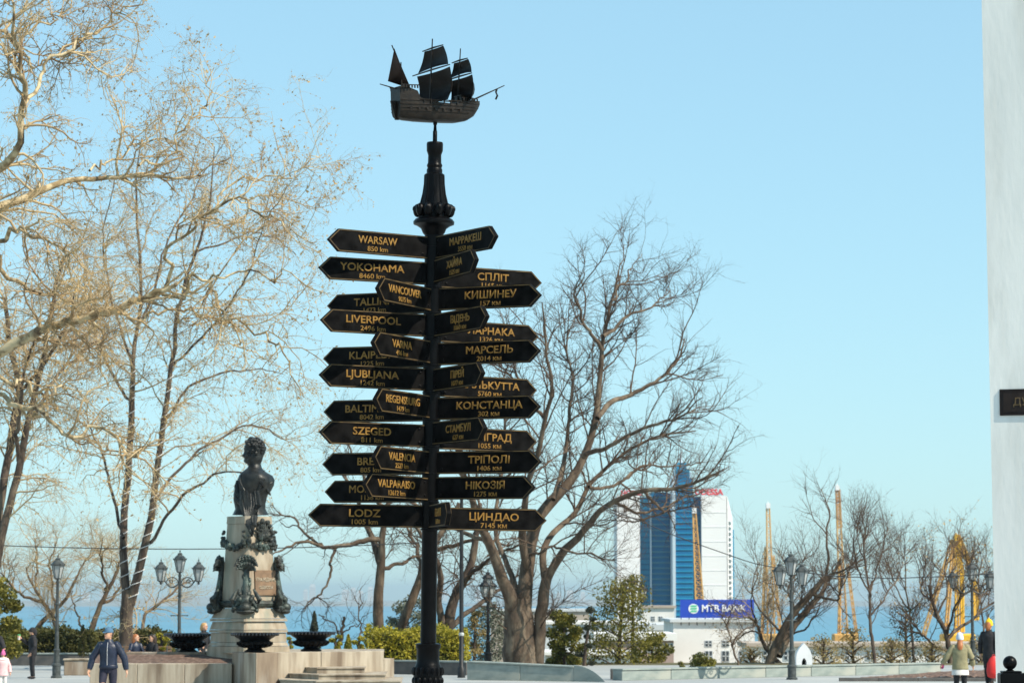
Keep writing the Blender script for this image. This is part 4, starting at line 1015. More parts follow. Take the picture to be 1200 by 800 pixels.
def children(P, Rr, N, ln, rad, ang=(30, 65), up=0.15, wob=.22, n=6, tmin=.2, lvar=.45, taper=.25, down=0.0, flat=1.0):
    K, m, _ = P.shape
    seg = np.linalg.norm(np.diff(P, axis=1), axis=2).sum(1); pr = seg/seg.sum()
    k = rng.choice(K, N, p=pr); t = tmin+(1-tmin)*rng.random(N)**.85
    f = t*(m-1); i = np.minimum(f.astype(int), m-2); fr = (f-i)[:, None]
    pos = P[k, i]*(1-fr)+P[k, i+1]*fr; tan = P[k, i+1]-P[k, i]; tan /= np.linalg.norm(tan, axis=1, keepdims=True)+1e-9
    pr_ = Rr[k, i]
    rnd = rng.normal(size=(N, 3)); rnd[:, 1] *= flat; per = rnd-tan*(rnd*tan).sum(1, keepdims=True); per /= np.linalg.norm(per, axis=1, keepdims=True)+1e-9
    a = np.radians(rng.uniform(ang[0], ang[1], N))[:, None]
    d = tan*np.cos(a)+per*np.sin(a); d[:, 2] += up; d /= np.linalg.norm(d, axis=1, keepdims=True)
    Ln = ln*(1+lvar*rng.normal(size=N)).clip(.3, 2)*(1.15-.5*t); st = Ln/(n-1)
    Q = np.empty((N, n, 3)); Q[:, 0] = pos
    for j in range(1, n):
        d = d+rng.normal(size=(N, 3))*wob; d[:, 2] += up*.35-down; d /= np.linalg.norm(d, axis=1, keepdims=True)
        Q[:, j] = Q[:, j-1]+d*st[:, None]
    r0 = np.minimum(pr_*.72, rad); RR = r0[:, None]*np.linspace(1, taper, n)[None, :]
    return Q, RR
def leaf_cards(C, size, var=.4, squash=1.0):
    # random little quads at the points C
    N = len(C); u = rng.normal(size=(N, 3)); u /= np.linalg.norm(u, axis=1, keepdims=True); w = rng.normal(size=(N, 3)); w -= u*(w*u).sum(1, keepdims=True); w /= np.linalg.norm(w, axis=1, keepdims=True)
    s = size*(1+var*rng.normal(size=N)).clip(.35, 2)[:, None]
    u = u*s; w = w*s*.62*squash; c3 = np.cross(u, w); c3 /= np.linalg.norm(c3, axis=1, keepdims=True)+1e-9
    V = np.stack([C-u, C-w*.9+c3*s*.12, C+u, C+w*.9+c3*s*.12], 1).reshape(-1, 3)
    return V, np.arange(4*N).reshape(N, 4)
def tree(label, limbs, D, bark, twig, lv, loc_px, leaves=None, sides=9, name='tree', group=None, depth=1.0, wiggle=.10, z_base=None):
    """limbs: (pixel polyline, r0 px, r1 px, depth drift). lv: list of (count, length m, radius m, up, wob, down)"""
    s = D/F; n = 26; P = []; Rr = []
    for (pts, r0, r1, dd) in limbs:
        L3 = []
        for i, (x, y) in enumerate(pts):
            t = i/(len(pts)-1); L3.append((*W(x, y, D+dd*t*depth), r0*(1-t)**.9*s+r1*t*s if r1 <= r0 else s*(r0+(r1-r0)*t)))
        a = resample(L3, n)
        jit = rng.normal(size=(n, 3)); jit = (jit+np.roll(jit, 1, 0)+np.roll(jit, 2, 0)+np.roll(jit, 3, 0))/4; jit[0] = 0
        amp = wiggle*np.minimum(1, .06/np.maximum(a[:, 3], .02))[:, None]
        a[:, :3] += jit*amp
        P.append(a[:, :3]); Rr.append(np.maximum(a[:, 3], .006))
    P = np.array(P); Rr = np.array(Rr)
    # knobbly limbs
    nz = rng.normal(size=Rr.shape); nz = (nz+np.roll(nz, 1, 1)+np.roll(nz, 2, 1))/3; Rr = Rr*(1+.05*nz)
    org = W(*loc_px, D); org = np.array([org.x, D, org.z if z_base is None else z_base])
    root = empty(name, org, 0, label, 'tree', group)
    V, Fq = tubes_np(P-org, Rr, sides); link('trunk', np_mesh('trunk', V, Fq, bark, True), root)
    parts = []; curP, curR = P, Rr; last = None
    for li, (N, ln, rad, up, wob, down) in enumerate(lv):
        nn = (9, 7, 5, 4)[min(li, 3)]; md = (5, 4, 3, 3)[min(li, 3)]
        Q, RR = children(curP, curR, N, ln, rad, up=up, wob=wob, n=nn, down=down, tmin=.28 if li == 0 else .12)
        parts.append(tubes_np(Q-org, RR, md)); curP, curR = Q, np.maximum(RR, .004); last = Q
    V, Fq = merge(parts); link('crown', np_mesh('crown', V, Fq, twig, True), root)
    if leaves:
        N, size, lm, spread = leaves
        k = rng.integers(0, len(last), N); j = rng.integers(1, last.shape[1], N)
        C = last[k, j]+rng.normal(size=(N, 3))*spread
        V, Fq = leaf_cards(C-org, size); o = link('leaves', np_mesh('leaves', V, Fq, lm), root); o['kind'] = 'stuff'
    return root, P, Rr

def lim(*a): return a
# --- A: big plane tree whose trunk stands outside the frame on the left; pale mottled limbs
tree('large pale plane tree with tan dry leaves reaching in from the left edge', [
  ([(-120, 800), (-112, 700), (-104, 600), (-96, 500), (-84, 420)], 18.40, 12.99, 0),
  ([(-90, 470), (-40, 428), (0, 410), (40, 393), (79, 379), (142, 363), (175, 352), (212, 335)], 8.12, 2.44, -2),
  ([(-84, 420), (-60, 330), (-30, 270), (0, 247), (31, 236), (68, 215), (105, 200), (163, 194), (215, 202), (250, 205)], 7.04, 0.87, 2),
  ([(-84, 420), (-70, 300), (-40, 230), (0, 202), (21, 173), (26, 126), (21, 95), (10, 55), (15, 10)], 6.49, 1.35, -3),
  ([(26, 126), (52, 90), (62, 66), (100, 42), (150, 12), (180, -20)], 2.44, 0.65, 2),
  ([(-60, 330), (-20, 310), (0, 299), (10, 278), (31, 265), (58, 278), (82, 304), (95, 320)], 3.79, 0.65, -3),
  ([(0, 299), (31, 325), (68, 341), (100, 362), (120, 400), (135, 440)], 2.71, 0.65, 2),
  ([(163, 194), (205, 190), (228, 150), (248, 118), (258, 88)], 1.62, 0.54, 2),
  ([(173, 352), (190, 320), (194, 304), (226, 278), (236, 257), (273, 241), (315, 247), (340, 268), (360, 290)], 2.44, 0.54, -3),
  ([(105, 200), (120, 180), (165, 170), (200, 175), (230, 195)], 1.62, 0.43, 3),
  ([(142, 363), (180, 372), (241, 370), (283, 388), (310, 420)], 2.16, 0.54, 2),
  ([(190, 345), (226, 325), (257, 362), (294, 388), (325, 415), (345, 450)], 2.16, 0.54, -2),
  ([(20, 60), (45, 30), (80, 10), (110, -30)], 1.62, 0.54, 2),
  ([(-40, 100), (0, 35), (20, 45), (35, 70), (70, 72), (110, 60)], 2.71, 0.54, 2),
  ([(-50, 480), (0, 470), (40, 485), (65, 494), (110, 505), (150, 530), (170, 524)], 3.25, 1.19, -2),
  ([(236, 257), (262, 228), (300, 212), (340, 195), (385, 185)], 1.62, 0.43, 2),
  ([(-30, 420), (20, 450), (50, 470), (75, 455), (110, 440)], 2.71, 0.54, 2),
  ([(212, 335), (250, 315), (300, 312), (340, 330), (375, 345)], 1.62, 0.43, -1)],
  60, 'bark_plane', 'twig_tan', [(300, 1.5, .034, .08, .26, .02), (2500, .72, .013, .03, .32, .02), (9500, .30, .0058, -.02, .34, .02)], (-120, 800), leaves=(15000, .024, 'dry_leaf', .018), name='plane_tree', z_base=0, wiggle=.24)
# --- trunks just inside the left edge
tree('dark twin trunks of a tree at the left edge of the photo', [
  ([(-18, 760), (-8, 700), (0, 645), (10, 590), (22, 540), (36, 490), (50, 430), (58, 370), (75, 300)], 6.00, 1.88, 0),
  ([(-10, 700), (-4, 620), (6, 555), (15, 500), (20, 455), (10, 400), (5, 350)], 6.00, 2.25, 2),
  ([(22, 540), (20, 500), (28, 450), (40, 400)], 3.00, 1.12, -2), ([(36, 490), (70, 440), (110, 400), (150, 380)], 2.25, 0.75, 3),
  ([(20, 455), (60, 420), (80, 380), (90, 340)], 2.25, 0.75, -3)],
  80, 'bark_dark', 'twig_tan', [(90, 2.2, .03, .05, .22, .05), (900, 1.0, .013, -.05, .3, .06), (4200, .5, .006, -.1, .3, .06)], (-18, 760), leaves=(4000, .028, 'dry_leaf', .025), z_base=0)
# --- B: twin-stemmed tree wrapped with light strings
limB = [([(147, 782), (147, 750), (148, 722), (151, 690)], 8.40, 7.28, 0),
  ([(149, 715), (147, 680), (145, 640), (146, 590), (150, 530), (154, 470), (155, 420), (160, 380), (165, 300), (160, 230), (168, 160)], 5.60, 0.56, 1),
  ([(153, 708), (160, 680), (168, 645), (177, 600), (183, 540), (190, 490), (200, 430), (210, 380), (225, 300), (240, 240), (250, 170)], 5.60, 0.56, -2),
  ([(168, 645), (176, 630), (195, 605), (215, 582), (240, 565), (268, 556), (300, 560), (320, 572)], 2.35, 0.45, -4),
  ([(180, 588), (190, 576), (210, 550), (240, 520), (270, 503), (310, 500), (335, 515)], 2.24, 0.45, 3),
  ([(145, 630), (138, 605), (127, 570), (118, 535), (108, 505), (95, 470)], 2.24, 0.56, 3),
  ([(155, 470), (130, 430), (110, 390), (100, 340), (105, 290)], 1.96, 0.45, 3), ([(190, 490), (225, 455), (260, 440), (300, 430), (330, 440)], 1.79, 0.39, 3),
  ([(200, 430), (235, 395), (270, 350), (300, 300), (320, 240)], 1.68, 0.39, -3), ([(160, 380), (185, 330), (200, 280), (230, 220), (262, 170)], 1.68, 0.39, 2),
  ([(155, 420), (130, 350), (120, 280), (135, 210)], 1.68, 0.39, -2), ([(225, 300), (270, 280), (320, 275), (350, 300)], 1.40, 0.35, 2)]
rootB, PB, RB = tree('twin-stemmed bare tree wrapped with white light strings left of the monument', limB,
  96, 'bark_dark', 'twig_tan', [(150, 2.3, .032, .05, .22, .05), (1700, 1.05, .013, -.03, .3, .07), (7000, .5, .0065, -.08, .32, .07)], (147, 782), leaves=(8000, .032, 'dry_leaf', .025), z_base=0)
for li, lab in ((1, 'white light string spiralling round the left stem of the twin tree'), (2, 'white light string spiralling round the right stem of the twin tree')):
    mm = MB(); pts = []; a = 0
    for i in range(0, 13):
        for j in range(12):
            t = i+j/12; k0 = int(t); f = t-k0; p = PB[li][k0]*(1-f)+PB[li][k0+1]*f; r = (RB[li][k0]*(1-f)+RB[li][k0+1]*f)+.03; a += .75
            pts.append((p[0]+math.cos(a)*r, p[1]+math.sin(a)*r, p[2]))
    mm.tube(pts, .014, 4); tag(mm.build('light_string', 'string_white'), lab, 'light string')
# --- D: big bare tree behind the signpost
tree('big bare spreading tree with thick forked trunk right behind the signpost', [
  ([(611, 781), (609, 768), (608, 745), (608, 725), (606, 700)], 20, 15, 0),
  ([(603, 725), (598, 700), (589, 680), (580, 655), (571, 630), (560, 608), (552, 575), (540, 540), (545, 490)], 8.64, 1.44, -3),
  ([(612, 728), (615, 700), (617, 675), (620, 650), (624, 628), (632, 605), (648, 585), (668, 562), (684, 535), (697, 495), (703, 440), (707, 394), (719, 345), (727, 305)], 10.08, 0.58, 2),
  ([(608, 705), (602, 680), (594, 660), (586, 642), (580, 615), (585, 570), (592, 520), (588, 470), (596, 420)], 3.96, 0.72, 4),
  ([(618, 665), (612, 630), (615, 600), (619, 566), (631, 531), (640, 490), (645, 450), (640, 400), (636, 350)], 5.04, 0.72, -4),
  ([(631, 781), (632, 744), (633, 721), (637, 700), (640, 680), (643, 668)], 7.20, 5.76, 0),
  ([(640, 684), (637, 660), (640, 637), (652, 620), (672, 600), (690, 570), (715, 545), (740, 525), (780, 508), (815, 505)], 4.68, 0.65, 4),
  ([(642, 676), (650, 660), (662, 643), (677, 630), (690, 615), (703, 600), (722, 587), (756, 575), (791, 574), (815, 568), (835, 559), (850, 552)], 5.40, 0.65, -3),
  ([(700, 490), (716, 472), (742, 461), (777, 440), (795, 418), (806, 398)], 3.60, 0.58, 3),
  ([(684, 535), (705, 525), (742, 508), (791, 489), (826, 466)], 3.24, 0.50, -4),
  ([(707, 394), (735, 372), (763, 360), (785, 342)], 2.30, 0.43, 2), ([(705, 410), (685, 378), (676, 345), (688, 315)], 2.30, 0.43, -2),
  ([(717, 352), (735, 325), (750, 300)], 1.58, 0.36, 2), ([(648, 585), (660, 545), (665, 500), (672, 450), (665, 410), (672, 370)], 3.24, 0.50, 5),
  ([(756, 575), (770, 595), (775, 600), (745, 610), (705, 612)], 1.87, 0.43, 2), ([(722, 587), (745, 600), (790, 588), (812, 577)], 2.16, 0.43, 3),
  ([(571, 630), (545, 625), (520, 612), (490, 590), (450, 560), (430, 545)], 2.88, 0.58, 3), ([(640, 490), (615, 460), (600, 420), (590, 370)], 2.30, 0.43, -3),
  ([(620, 650), (650, 640), (690, 648), (720, 655)], 1.87, 0.43, -3), ([(690, 570), (715, 570), (745, 550), (785, 545), (830, 540)], 2.16, 0.43, 5)],
  100, 'bark_brown', 'twig_brown', [(280, 2.1, .034, .17, .15, .0), (2600, .95, .013, .10, .19, .0), (9500, .45, .0065, .06, .25, .0)], (611, 781), name='big_bare_tree', z_base=0, sides=14, wiggle=.09)
# --- K: trees behind the yellow hedge
tree('bare tree with pale scarred trunk behind the yellow hedge left of the signpost', [
  ([(446, 760), (444, 735), (443, 700), (445, 670), (447, 650), (447, 630), (452, 600), (460, 560), (455, 520)], 7, 1.5, 0),
  ([(446, 660), (441, 640), (432, 622), (420, 590), (405, 560), (385, 535)], 5, .8, 2),
  ([(446, 632), (425, 634), (405, 640), (380, 642), (360, 634), (335, 640), (318, 650)], 3.4, .7, -2),
  ([(393, 641), (389, 660), (385, 682), (372, 698), (360, 706), (356, 716)], 1.8, .5, -1),
  ([(448, 665), (470, 660), (490, 650), (510, 645)], 2.6, .8, 2), ([(380, 642), (360, 625), (345, 610), (330, 600)], 2, .5, 2), ([(452, 600), (430, 570), (415, 540), (400, 500)], 3, .6, -2)],
  110, 'bark_brown', 'twig_brown', [(46, 1.9, .028, .05, .24, .02), (420, .9, .012, .02, .3, .02), (1500, .45, .006, .0, .3, .02)], (446, 760), z_base=0)
tree('leaning bare tree rising from the yellow hedge just left of the post', [
  ([(466, 760), (470, 738), (480, 708), (493, 675), (505, 645), (520, 620), (540, 590)], 6.5, 2.5, 0),
  ([(493, 675), (490, 650), (480, 625), (470, 600)], 3, 1, 2), ([(505, 645), (530, 640), (560, 632), (600, 640)], 3, 1, -2)],
  114, 'bark_brown', 'twig_brown', [(24, 2.0, .028, .1, .2, 0), (200, .95, .012, .05, .25, 0), (700, .5, .006, .05, .3, 0)], (466, 760), z_base=-.2)
tree('dark bare tree with crooked limbs behind the post right of the hedge top', [
  ([(523, 762), (523, 740), (528, 712), (541, 685), (552, 660), (558, 625), (562, 590)], 8, 2.5, 0),
  ([(520, 745), (515, 710), (515, 670), (505, 645), (490, 620), (470, 605)], 5, 1.2, -2),
  ([(525, 735), (545, 718), (570, 700), (592, 684), (610, 670)], 3.6, 1, 3), ([(541, 685), (560, 665), (580, 650), (610, 635)], 3, .9, -3), ([(530, 700), (540, 680), (560, 660)], 2.4, .8, 2)],
  112, 'bark_dark', 'twig_brown', [(34, 1.8, .028, .1, .22, 0), (300, .9, .012, .05, .25, 0), (1000, .45, .006, .05, .3, 0)], (523, 762), z_base=-.1)
# --- right-hand trees
tree('leaning bare tree with thick slanting limbs right of the white arch', [
  ([(897, 790), (905, 768), (916, 742), (932, 715), (950, 695), (966, 678), (975, 672), (985, 655)], 6.12, 1.36, 0),
  ([(912, 768), (925, 742), (942, 718), (958, 700), (970, 682)], 5.10, 2.04, 2),
  ([(966, 678), (970, 655), (967, 630), (972, 600), (962, 572)], 1.90, 0.41, 2), ([(975, 672), (990, 668), (1003, 655), (1010, 640)], 1.36, 0.41, -2),
  ([(932, 715), (925, 690), (935, 670), (945, 650)], 1.50, 0.41, 3), ([(950, 697), (980, 702), (985, 690), (984, 672)], 1.63, 0.48, -2),
  ([(925, 745), (945, 735), (955, 720), (960, 705)], 1.36, 0.41, -2), ([(916, 742), (895, 720), (880, 690), (890, 660)], 1.50, 0.35, 2)],
  106, 'bark_brown', 'twig_brown', [(64, 1.7, .026, 0.23, 0.14, 0), (560, .85, .012, 0.17, 0.16, 0), (2300, .45, .0058, 0.11, 0.19, 0)], (897, 790), z_base=0, wiggle=.05)
tree('slim straight bare tree between the tall crane and the yellow crane', [
  ([(1025, 785), (1022, 760), (1020, 725), (1020, 692), (1015, 660), (1012, 630), (1018, 600)], 2.31, 0.41, 0),
  ([(1020, 692), (1028, 665), (1035, 640), (1040, 615)], 1.29, 0.35, 2), ([(1020, 700), (1008, 670), (1000, 640), (1003, 605)], 1.22, 0.35, -2), ([(1021, 720), (1040, 695), (1055, 670), (1060, 640)], 1.16, 0.35, 2), ([(1015, 660), (1005, 630), (1008, 600)], 0.82, 0.35, 2)],
  104, 'bark_dark', 'twig_brown', [(60, 1.3, .022, 0.29, 0.11, 0), (460, .7, .010, 0.23, 0.14, 0), (1700, .38, .0055, 0.11, 0.19, 0)], (1025, 785), z_base=0, wiggle=.05)
tree('crooked bare tree with wide forked limbs in front of the yellow crane', [
  ([(1115, 790), (1112, 765), (1109, 742), (1098, 720), (1092, 700), (1088, 685)], 3.74, 1.36, 0),
  ([(1110, 748), (1125, 735), (1145, 722), (1166, 706), (1195, 700)], 2.31, 0.68, 2), ([(1109, 745), (1118, 715), (1128, 695), (1140, 680)], 1.63, 0.48, -2),
  ([(1112, 765), (1090, 752), (1075, 735), (1060, 725)], 2.04, 0.54, -2), ([(1092, 705), (1080, 690), (1085, 665), (1080, 640)], 1.36, 0.35, 2), ([(1098, 720), (1110, 690), (1108, 660), (1115, 635)], 1.36, 0.35, 2), ([(1145, 722), (1150, 690), (1160, 660)], 1.09, 0.35, 2)],
  107, 'bark_dark', 'twig_brown', [(64, 1.5, .024, 0.23, 0.15, 0), (540, .8, .011, 0.17, 0.17, 0), (2000, .42, .0058, 0.11, 0.19, 0)], (1115, 790), leaves=(700, .035, 'dry_leaf', .06), z_base=0, wiggle=.05)
tree('small crooked tree growing before the bank building', [
  ([(866, 790), (864, 775), (858, 755), (852, 735), (846, 722)], 1.50, 0.54, 0), ([(858, 755), (868, 740), (880, 735), (890, 725)], 1.02, 0.35, 2), ([(846, 722), (835, 712), (830, 705)], 0.68, 0.35, 1), ([(852, 735), (858, 715), (870, 705)], 0.68, 0.35, -1)],
  104, 'bark_brown', 'twig_brown', [(30, .9, .016, 0.06, 0.17, 0), (160, .5, .009, 0.00, 0.19, 0), (380, .3, .0055, 0.00, 0.19, 0)], (866, 790), z_base=0, wiggle=.05)
tree('dark low limb tree leaning left behind the lamp beside the arch', [
  ([(925, 790), (912, 775), (900, 763), (892, 745), (886, 730), (875, 722)], 3.40, 0.82, 0), ([(892, 745), (880, 740), (868, 745), (860, 760)], 1.22, 0.35, 2), ([(900, 763), (905, 740), (900, 715), (908, 690)], 1.50, 0.41, 2), ([(886, 730), (880, 705), (885, 680)], 1.09, 0.35, -2)],
  108, 'bark_dark', 'twig_tan', [(46, 1.3, .02, 0.11, 0.17, 0), (360, .7, .01, 0.06, 0.19, 0), (1200, .38, .0055, 0.00, 0.19, 0)], (925, 790), leaves=(500, .035, 'dry_leaf', .07), z_base=0, wiggle=.05)
tree('thin bare trees rising at right beside the white wall', [
  ([(1072, 790), (1068, 750), (1066, 715), (1062, 680), (1060, 640)], 1.77, 0.35, 0), ([(1066, 715), (1050, 690), (1040, 660)], 1.09, 0.35, 2), ([(1150, 790), (1152, 740), (1148, 690), (1152, 650)], 1.63, 0.35, 3), ([(1148, 690), (1135, 665), (1130, 640)], 0.95, 0.35, -2)],
  112, 'bark_dark', 'twig_brown', [(60, 1.3, .02, 0.23, 0.14, 0), (480, .75, .010, 0.17, 0.15, 0), (1700, .4, .0055, 0.11, 0.19, 0)], (1072, 790), leaves=(600, .035, 'dry_leaf', .07), z_base=-.1, wiggle=.05)
# --- left background thicket of small trees
tree('pale small tree with tangled tan twigs behind the hedge beside the lamp', [
  ([(66, 775), (68, 745), (62, 725), (52, 705), (40, 688), (30, 665)], 3.6, .8, 0), ([(30, 775), (45, 735), (66, 712), (85, 690), (100, 660)], 3.6, .8, 2), ([(52, 705), (35, 700), (15, 690), (0, 670)], 2.2, .6, -2), ([(40, 688), (45, 660), (40, 630)], 1.6, .4, 2), ([(66, 712), (60, 670), (68, 630)], 1.8, .4, 1)],
  118, 'bark_brown', 'twig_tan', [(70, 1.9, .022, .12, .24, 0), (650, .95, .010, .05, .28, 0), (2400, .5, .006, .0, .3, 0)], (66, 775), z_base=-.3)
tree('pale leaning small tree between the lamp and the twin-stemmed tree', [
  ([(104, 775), (106, 745), (114, 715), (125, 692), (138, 672), (150, 640)], 4.2, 1, 0), ([(118, 706), (132, 700), (142, 680), (146, 655)], 2.2, .6, 2), ([(125, 692), (118, 660), (122, 630)], 1.8, .4, -2), ([(160, 775), (168, 730), (185, 705), (205, 690), (220, 680)], 2.4, .6, 3), ([(106, 745), (90, 720), (85, 690)], 1.6, .4, 2)],
  118, 'bark_brown', 'twig_tan', [(64, 1.8, .022, .1, .24, 0), (560, .9, .010, .05, .28, 0), (2000, .48, .006, .0, .3, 0)], (104, 775), z_base=-.3)
tree('young leafless sapling with a cut top right of the urn by the sea', [
  ([(400, 780), (400, 740), (401, 720)], 1.9, 1.6, 0), ([(399, 745), (390, 730), (378, 722), (372, 720)], 1, .35, 1), ([(401, 742), (412, 735), (422, 728), (432, 716)], .9, .3, -1), ([(420, 780), (421, 745), (420, 715), (424, 690)], 1.2, .4, 2)],
  100, 'bark_brown', 'twig_brown', [(30, 1.0, .012, .1, .25, 0), (120, .55, .007, .05, .3, 0)], (400, 780), z_base=0)

# ---------------- hedges, conifers and shrubs
def box_points(N, x0, x1, y0, y1, z0, z1, bump=.12):
    f = rng.random((N, 3)); side = rng.integers(0, 4, N)
    x = x0+(x1-x0)*f[:, 0]; y = y0+(y1-y0)*f[:, 1]; z = z0+(z1-z0)*f[:, 2]
    y = np.where(side <= 1, y0+rng.normal(size=N)*bump*.6, y); z = np.where(side == 2, z1+rng.normal(size=N)*bump*.6, z)
    x = np.where((side == 3) & (f[:, 0] < .12), x0+rng.normal(size=N)*bump*.5, x); x = np.where((side == 3) & (f[:, 0] > .88), x1+rng.normal(size=N)*bump*.5, x)
    lump = .10*np.sin(x*2.3+1)+.08*np.sin(x*5.1); y = y+np.where(side <= 1, lump, 0); z = z+np.where(side == 2, .06*np.sin(x*3.1)+.05*np.sin(x*7.7+2), 0)
    return np.stack([x, y, z], 1)
def hedge(label, px0, px1, ytop, D, z0, th, m_, N, size, core='hedge_core'):
    k = D/F; c = W((px0+px1)/2, 700, D).x; hw = (px1-px0)/2*k; zt = W(0, ytop, D).z
    o = empty('hedge', (c, D, z0), 0, label, 'hedge')
    m = MB(); m.bbox(-hw+.12, hw-.12, .14, th-.1, 0, zt-z0-.12, .1); m.build('dark_core', core, o)  # dark inner box: the shade between the leaves put into its colour
    V, Fq = leaf_cards(box_points(N, -hw, hw, 0, th, .02, zt-z0), size); l = link('foliage', np_mesh('foliage', V, Fq, m_), o); l['kind'] = 'stuff'
    return o
hedge('dark clipped evergreen hedge behind the low wall on the left', -15, 112, 740, 105, 0.0, 1.2, 'hedge_green', 9500, .055)
hedge('dark clipped evergreen hedge between the tree trunk and the left urn', 112, 200, 741, 106, 0.0, 1.2, 'hedge_green', 6500, .055)
hedge('bright yellow-green clipped hedge behind the signpost', 428, 547, 739.5, 92.5, 0.0, 1.6, 'hedge_yellow', 10000, .045, 'hedge_core')
def conifer(label, px, yb, yt, wpx, D, m_, N, size, shape='cone', z0=None, name='conifer', trunkm='bark_dark', lean=0.0):
    k = D/F; c = W(px, yb, D); zb = c.z if z0 is None else z0; zt = W(px, yt, D).z; h = zt-zb; w = wpx/2*k
    o = empty(name, (c.x, D, zb), 0, label, 'shrub' if h < 1.6 else 'tree')
    m = MB(); m.tube([(0, 0, -.3), (lean*.3, 0, h*.4), (lean, 0, h*.93)], [.05+.012*h, .04+.008*h, .012], 7); m.build('trunk', trunkm, o, smooth=True)
    if shape == 'cone':
        t = rng.random(N)**.8; a = rng.random(N)*2*np.pi; r = w*(1-t)**.75*(.55+.45*rng.random(N)**.4)*(1+.16*np.sin(a*3+t*9)); r *= np.where(t < .08, .8, 1)
        C = np.stack([r*np.cos(a)+lean*t, r*np.sin(a), t*h], 1)
    else:                            # separate foliage pads on limbs
        npad = int(shape); C = []; m2 = MB()
        for i in range(npad):
            tz_ = (i+.5)/npad; a = i*2.4+rng.random()*.8; rr = w*(1.05-.55*tz_)*(.35+.65*rng.random()); pc = np.array([rr*math.cos(a)+lean*tz_, rr*math.sin(a), h*(.10+.86*tz_)])
            m2.tube([(lean*tz_*.9, 0, max(0, pc[2]-.35*rr-.1)), (pc[0]*.5+lean*tz_*.4, pc[1]*.5, pc[2]-.2*rr), tuple(pc)], [.035, .028, .012], 5)
            n_ = N//npad; g_ = rng.normal(size=(n_, 3)); g_ /= np.linalg.norm(g_, axis=1, keepdims=True)+1e-9; g_ *= (rng.random(n_)**.45)[:, None]
            sz = w*(.34+.22*rng.random()); C.append(pc+g_*np.array([sz, sz, sz*.62]))
        m2.build('limb', trunkm, o, smooth=True); C = np.concatenate(C)
    V, Fq = leaf_cards(C, size); l = link('crown', np_mesh('crown', V, Fq, m_), o); l['kind'] = 'stuff'
    return o
conifer('yellow-green pine branch tree at the far left edge beside the hedge', -4, 775, 676, 70, 96, 'conifer', 9000, .055, '13', name='pine_tree')
conifer('taller loose pine with gaps behind the black lamp before the hotel', 724, 792, 674, 86, 106, 'conifer', 7000, .045, '30', name='pine_tree', lean=.25)
conifer('shorter bushy juniper between the big tree and the pine', 661, 790, 716, 50, 104, 'conifer', 6500, .05, '15', name='juniper')
conifer('low olive juniper right of the black lamp', 764, 790, 742, 52, 108, 'conifer', 2600, .05, '9', name='juniper')
conifer('narrow dark leaning juniper stem left of the pine', 683, 790, 706, 22, 103, 'conifer_dark', 1500, .045, '7', name='juniper', lean=.35)
conifer('small dark cone cypress behind the right urn by the sea', 368, 768, 716, 17, 97, 'conifer_dark', 2200, .035, name='cypress')
conifer('small cone cypress rising out of the left hedge', 97, 768, 732, 14, 103, 'hedge_green', 1500, .035, name='cypress')
conifer('small yellow-green cone shrub left of the yellow hedge', 408, 775, 743, 15, 90, 'hedge_yellow', 1500, .032, name='cone_shrub')
conifer('small round yellow shrub beside the right urn', 393, 772, 742, 17, 91, 'hedge_yellow', 1500, .032, '6', name='round_shrub')
conifer('small pale yellow shrub touching the left end of the yellow hedge', 421, 775, 744, 17, 90.5, 'hedge_yellow', 1500, .032, '6', name='round_shrub')
conifer('small yellow-green bush beside the left urn', 189, 772, 741, 22, 93, 'hedge_yellow', 1500, .034, '7', name='round_shrub')
conifer('small yellowish bush tucked between the pedestal and the right urn', 340, 772, 744, 12, 88, 'hedge_yellow', 800, .032, '5', name='round_shrub')
conifer('blue-grey conifer behind the leaning tree at the yellow hedge', 478, 765, 698, 56, 125, 'blue_leaf', 4200, .06, '14', name='blue_spruce', z0=-1)
conifer('grey-green shrub mass behind the lamp left of the big tree', 572, 785, 706, 62, 116, 'blue_leaf', 4200, .05, '16', name='grey_shrub', z0=-1)
conifer('yellowish olive shrub behind the dark crooked tree by the post', 556, 780, 712, 34, 114, 'olive_leaf', 1700, .045, '9', name='olive_shrub', z0=-.6)
conifer('low green shrub before the white bank building', 822, 792, 768, 44, 95, 'conifer', 2200, .04, '8', name='low_shrub')
conifer('small green tuft beside the white bank building corner', 797, 792, 774, 16, 96, 'conifer', 700, .04, '4', name='low_shrub')
for (px, yt, w, D, lab, mt, nn) in ((965, 738, 40, 104, 'olive shrub right of the white arch', 'olive_leaf', 1700), (1000, 726, 46, 107, 'taller olive shrub below the tall crane', 'olive_leaf', 1900), (1045, 742, 44, 105, 'olive shrub right of the slim straight tree', 'olive_leaf', 1700),
        (1062, 700, 44, 110, 'dark green loose shrub left of the crooked tree', 'conifer_dark', 1700), (1092, 744, 40, 106, 'low olive shrub under the crooked tree', 'olive_leaf', 1500), (1150, 738, 46, 109, 'tan shrub behind the yellow-hatted walker', 'olive_leaf', 1500), (880, 752, 34, 110, 'tan shrub behind the crooked tree by the bank building', 'olive_leaf', 900)):
    conifer(lab, px, 788, yt+6, w*1.15, D, mt, int(nn*.8), .034, '20', name='shrub', z0=-.2)

